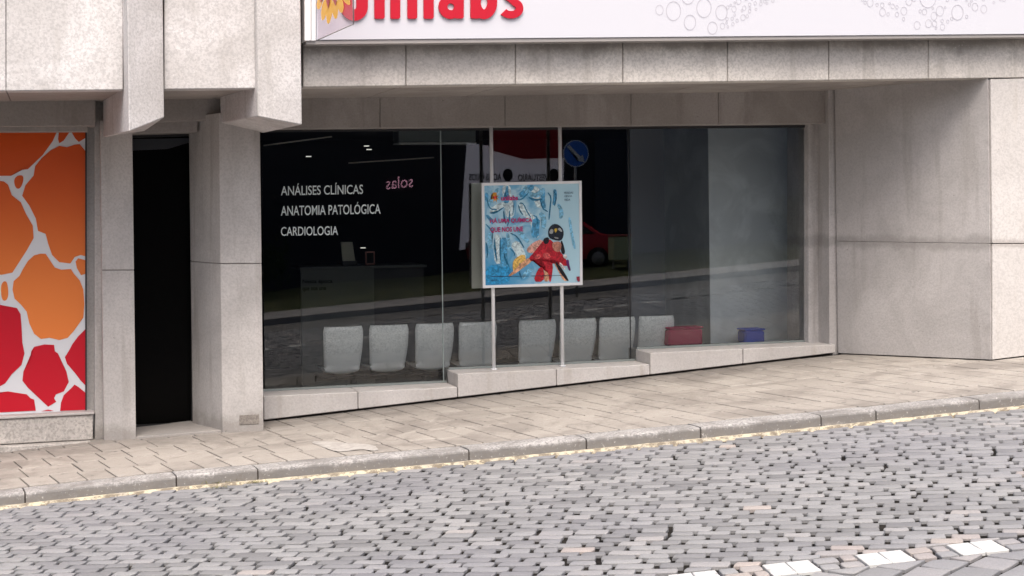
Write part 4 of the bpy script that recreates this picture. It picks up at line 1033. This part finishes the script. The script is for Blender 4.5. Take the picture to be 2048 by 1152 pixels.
# keep-right road sign on its pole
bs = mir(1152, 307, 17.5)
rs_ = empty('road_sign', (bs.x, bs.y, gz(bs.x) - KH + oz(bs.y)), 'round blue road sign with a white diagonal arrow, mirrored in the glass beside the poster', 'road sign')
rS = 28.5 / F_PX * (17.5 + 15)
def disc(nm, r, y, th, m):
    f = [Vector((bs.x + r * math.cos(k * math.pi / 16), y, bs.z + r * math.sin(k * math.pi / 16))) for k in range(32)]
    return solid(nm, f, [p + Vector((0, -th, 0)) for p in f], m, rs_)
disc('rim', rS, bs.y, .012, M['white']); dd = disc('face', rS * .93, bs.y + .006, .006, newmat('sign_blue', (.03, .18, .75), .4, .4))
def ar(u, v): return Vector((bs.x + u * rS, bs.y + .010, bs.z + v * rS))
aw = newmat('arrow_white', (.8, .8, .8), .4, .4)
# photo (mirrored) shows the arrow pointing down to the right
sh = [(-.70, .46), (-.52, .64), (.34, -.22), (.50, -.05), (.66, -.66), (.05, -.52), (.20, -.40)]
sheet('arrow', [[ar(u, v) for u, v in sh]], aw, dd)
tube('pole', [Vector((bs.x, bs.y - .05, gz(bs.x) - KH + oz(bs.y))), Vector((bs.x, bs.y - .05, bs.z + rS * .8))], .03, M['alu'], rs_, 10)
# parked red car and a pale container
def car(cx, cy, heading, paint, label, ln=4.1):
    r = empty('parked_car', (cx, cy, gz(cx) + .1 - OFF), label, 'car')
    z0 = gz(cx) + .14 - OFF; gl = newmat('car_glass', (.02, .025, .03), .1, .6); tyre = newmat('tyre', (.015, .015, .015), .8, .2)
    prof = [(-2.0, .28), (-2.05, .62), (-1.95, .82), (-1.25, .92), (-.75, 1.38), (-.2, 1.46), (.75, 1.44), (1.45, .98), (1.98, .88), (2.05, .6), (2.0, .28)]
    prof = [(a * ln / 4.1, b) for a, b in prof]
    bm = bmesh.new(); rows = []
    for (yy, ins) in ((-.86, .06), (-.80, 0), (.80, 0), (.86, .06)):
        rows.append([bm.verts.new((cx + a * (1 - ins * .3), cy + yy * (1 if b < .95 else .82), z0 + b - (ins * .3 if b > .5 else 0))) for a, b in prof])
    for A_, B_ in zip(rows, rows[1:]):
        for i in range(len(prof)):
            j = (i + 1) % len(prof); bm.faces.new((A_[i], A_[j], B_[j], B_[i]))
    bm.faces.new(rows[0][::-1]); bm.faces.new(rows[-1])
    finish(bm, 'body', paint, r, .03, True)
    for s in (-1, 1):
        yy = cy + s * .735
        f = [Vector((cx + a * ln / 4.1, yy + (0.0), z0 + b)) for a, b in ((-1.1, .94), (-.72, 1.30), (.72, 1.34), (1.25, .98))]
        solid('side_window', f, [p + Vector((0, s * .03, 0)) for p in f], gl, r)
        for wx in (-1.25, 1.28):
            wx = wx * ln / 4.1; c0 = Vector((cx + wx, cy + s * .74, z0 + .30))
            wh = tube('wheel', [c0, c0 + Vector((0, s * .16, 0))], .31, tyre, r, 20); tube('rim', [c0 + Vector((0, s * .15, 0)), c0 + Vector((0, s * .17, 0))], .19, M['alu'], wh, 16)
    for a, b in ((-1, 'tail_lamp'), (1, 'headlight')):
        for s in (-1, 1): box(b, cx + a * 2.02 * ln / 4.1 - .04, cx + a * 2.02 * ln / 4.1 + .04, cy + s * .62 - .14, cy + s * .62 + .14, z0 + .62, z0 + .76, M['alu'], r, .01)
    return r
redp = newmat('car_red', (.62, .02, .03), .3, .5)
cpt = mir(1088, 500, 27.6)
car(cpt.x, -27.6, 0, redp, 'red parked car reflected in the glass to the right of the poster')
bx_ = mir(1247, 496, 25.5)
cont = empty('clothes_bin', (bx_.x, bx_.y, gz(bx_.x) - OFF), 'pale green-yellow collection bin reflected beside the red car', 'bin')
hw = 20 / F_PX * 42; pg = newmat('bin_pale_green', (.60, .62, .38), .6, .3)
box('bin_body', bx_.x - hw, bx_.x + hw, bx_.y - .5, bx_.y, bx_.z - .33, bx_.z + .30, pg, cont, .02); box('bin_lid', bx_.x - hw - .02, bx_.x + hw + .02, bx_.y - .52, bx_.y + .02, bx_.z + .31, bx_.z + .35, newmat('lid_red', (.3, .05, .04), .5, .3), cont, .01)
for sx in (-.8, .8): box('bin_foot', bx_.x + sx * hw - .02, bx_.x + sx * hw + .02, bx_.y - .3, bx_.y - .2, gz(bx_.x) - OFF, bx_.z - .33, M['alu'], cont)
# lane dashes and kerb on the far side
lw = newmat('lane_white', (.75, .75, .74), .6, .3)
for i in range(26):
    x = -14 + i * 1.3
    P = [(x, -11.2 - .05 * x), (x + .75, -11.2 - .05 * (x + .75)), (x + .75, -11.06 - .05 * (x + .75)), (x, -11.06 - .05 * x)]
    mkobj('lane_dash', [(a, b, rz(a) + oz(b) + .005) for a, b in P], [(0, 1, 2, 3)], lw, road)
# shrub clumps on the bank (reflected as dark masses)
leafm = newmat('shrub_leaf', (.035, .06, .02), .8, .2)
def shrub(cx, cy, h, wd, label):
    r = empty('shrub', (cx, cy, gz(cx) + .1 - OFF), label, 'shrub', 'shrubs on the bank across the street'); V, Fc = [], []
    for k in range(900):
        th = random.uniform(0, 6.283); ph = random.uniform(-1, 1); rr_ = random.random() ** .4; lump = 1 + .25 * math.sin(th * 3 + cx) * math.cos(ph * 4)
        p = Vector((cx + wd * rr_ * lump * math.cos(th) * math.sqrt(1 - ph * ph), cy + wd * .6 * rr_ * math.sin(th) * math.sqrt(1 - ph * ph), gz(cx) - OFF + .15 + h * .55 + h * .5 * rr_ * ph * lump))
        a = Vector((random.gauss(0, 1), random.gauss(0, 1), random.gauss(0, 1))).normalized() * .09; b = a.orthogonal().normalized() * .05
        i0 = len(V); V += [p - a, p + b, p + a, p - b]; Fc.append((i0, i0 + 1, i0 + 2, i0 + 3))
    mkobj('foliage', V, Fc, leafm, r); tube('stem', [(cx, cy, gz(cx) - OFF), (cx + .05, cy, gz(cx) - OFF + h * .5)], .04, newmat('bark', (.06, .045, .03), .9, .1), r, 8)
for i, (cx, h, wd) in enumerate(((-2.5, 1.5, 1.4), (1.0, 1.0, 1.1), (4.6, 1.7, 1.5), (21, 1.4, 1.3))):
    shrub(cx, -27.2, h, wd, ['broad dark shrub farthest left on the opposite bank', 'low dark shrub second from the left on the opposite bank', 'tall dark shrub in the middle of the opposite bank', 'dark shrub at the right end of the opposite bank'][i])
# weeds in the gutter
wm = newmat('dry_weed', (.16, .15, .05), .9, .1)
for i, (px, py, s) in enumerate(((452, 968, .09), (478, 962, .07), (512, 968, .08), (433, 978, .05))):
    p = gnd(px, py, -KH); V, Fc = [], []
    for k in range(46):
        a = random.uniform(0, 6.28); L = s * random.uniform(.3, 1); b0 = p + Vector((random.gauss(0, s * .7), random.gauss(0, s * .3), .01)); t_ = b0 + Vector((math.cos(a) * L * .8, math.sin(a) * L * .8, L * random.uniform(.1, .5))); sd = Vector((-math.sin(a), math.cos(a), 0)) * .003
        i0 = len(V); V += [b0 - sd, b0 + sd, t_]; Fc.append((i0, i0 + 1, i0 + 2))
    o = mkobj('weed_tuft', V, Fc, wm, None, loc=p)
    tag(o, ['largest dry weed tuft at the kerb foot on the left', 'second dry weed tuft, just right of the largest one', 'rightmost dry weed tuft near the kerb joint', 'tiny dry weed tuft furthest from the kerb'][i], 'weed', 'weeds in the gutter')
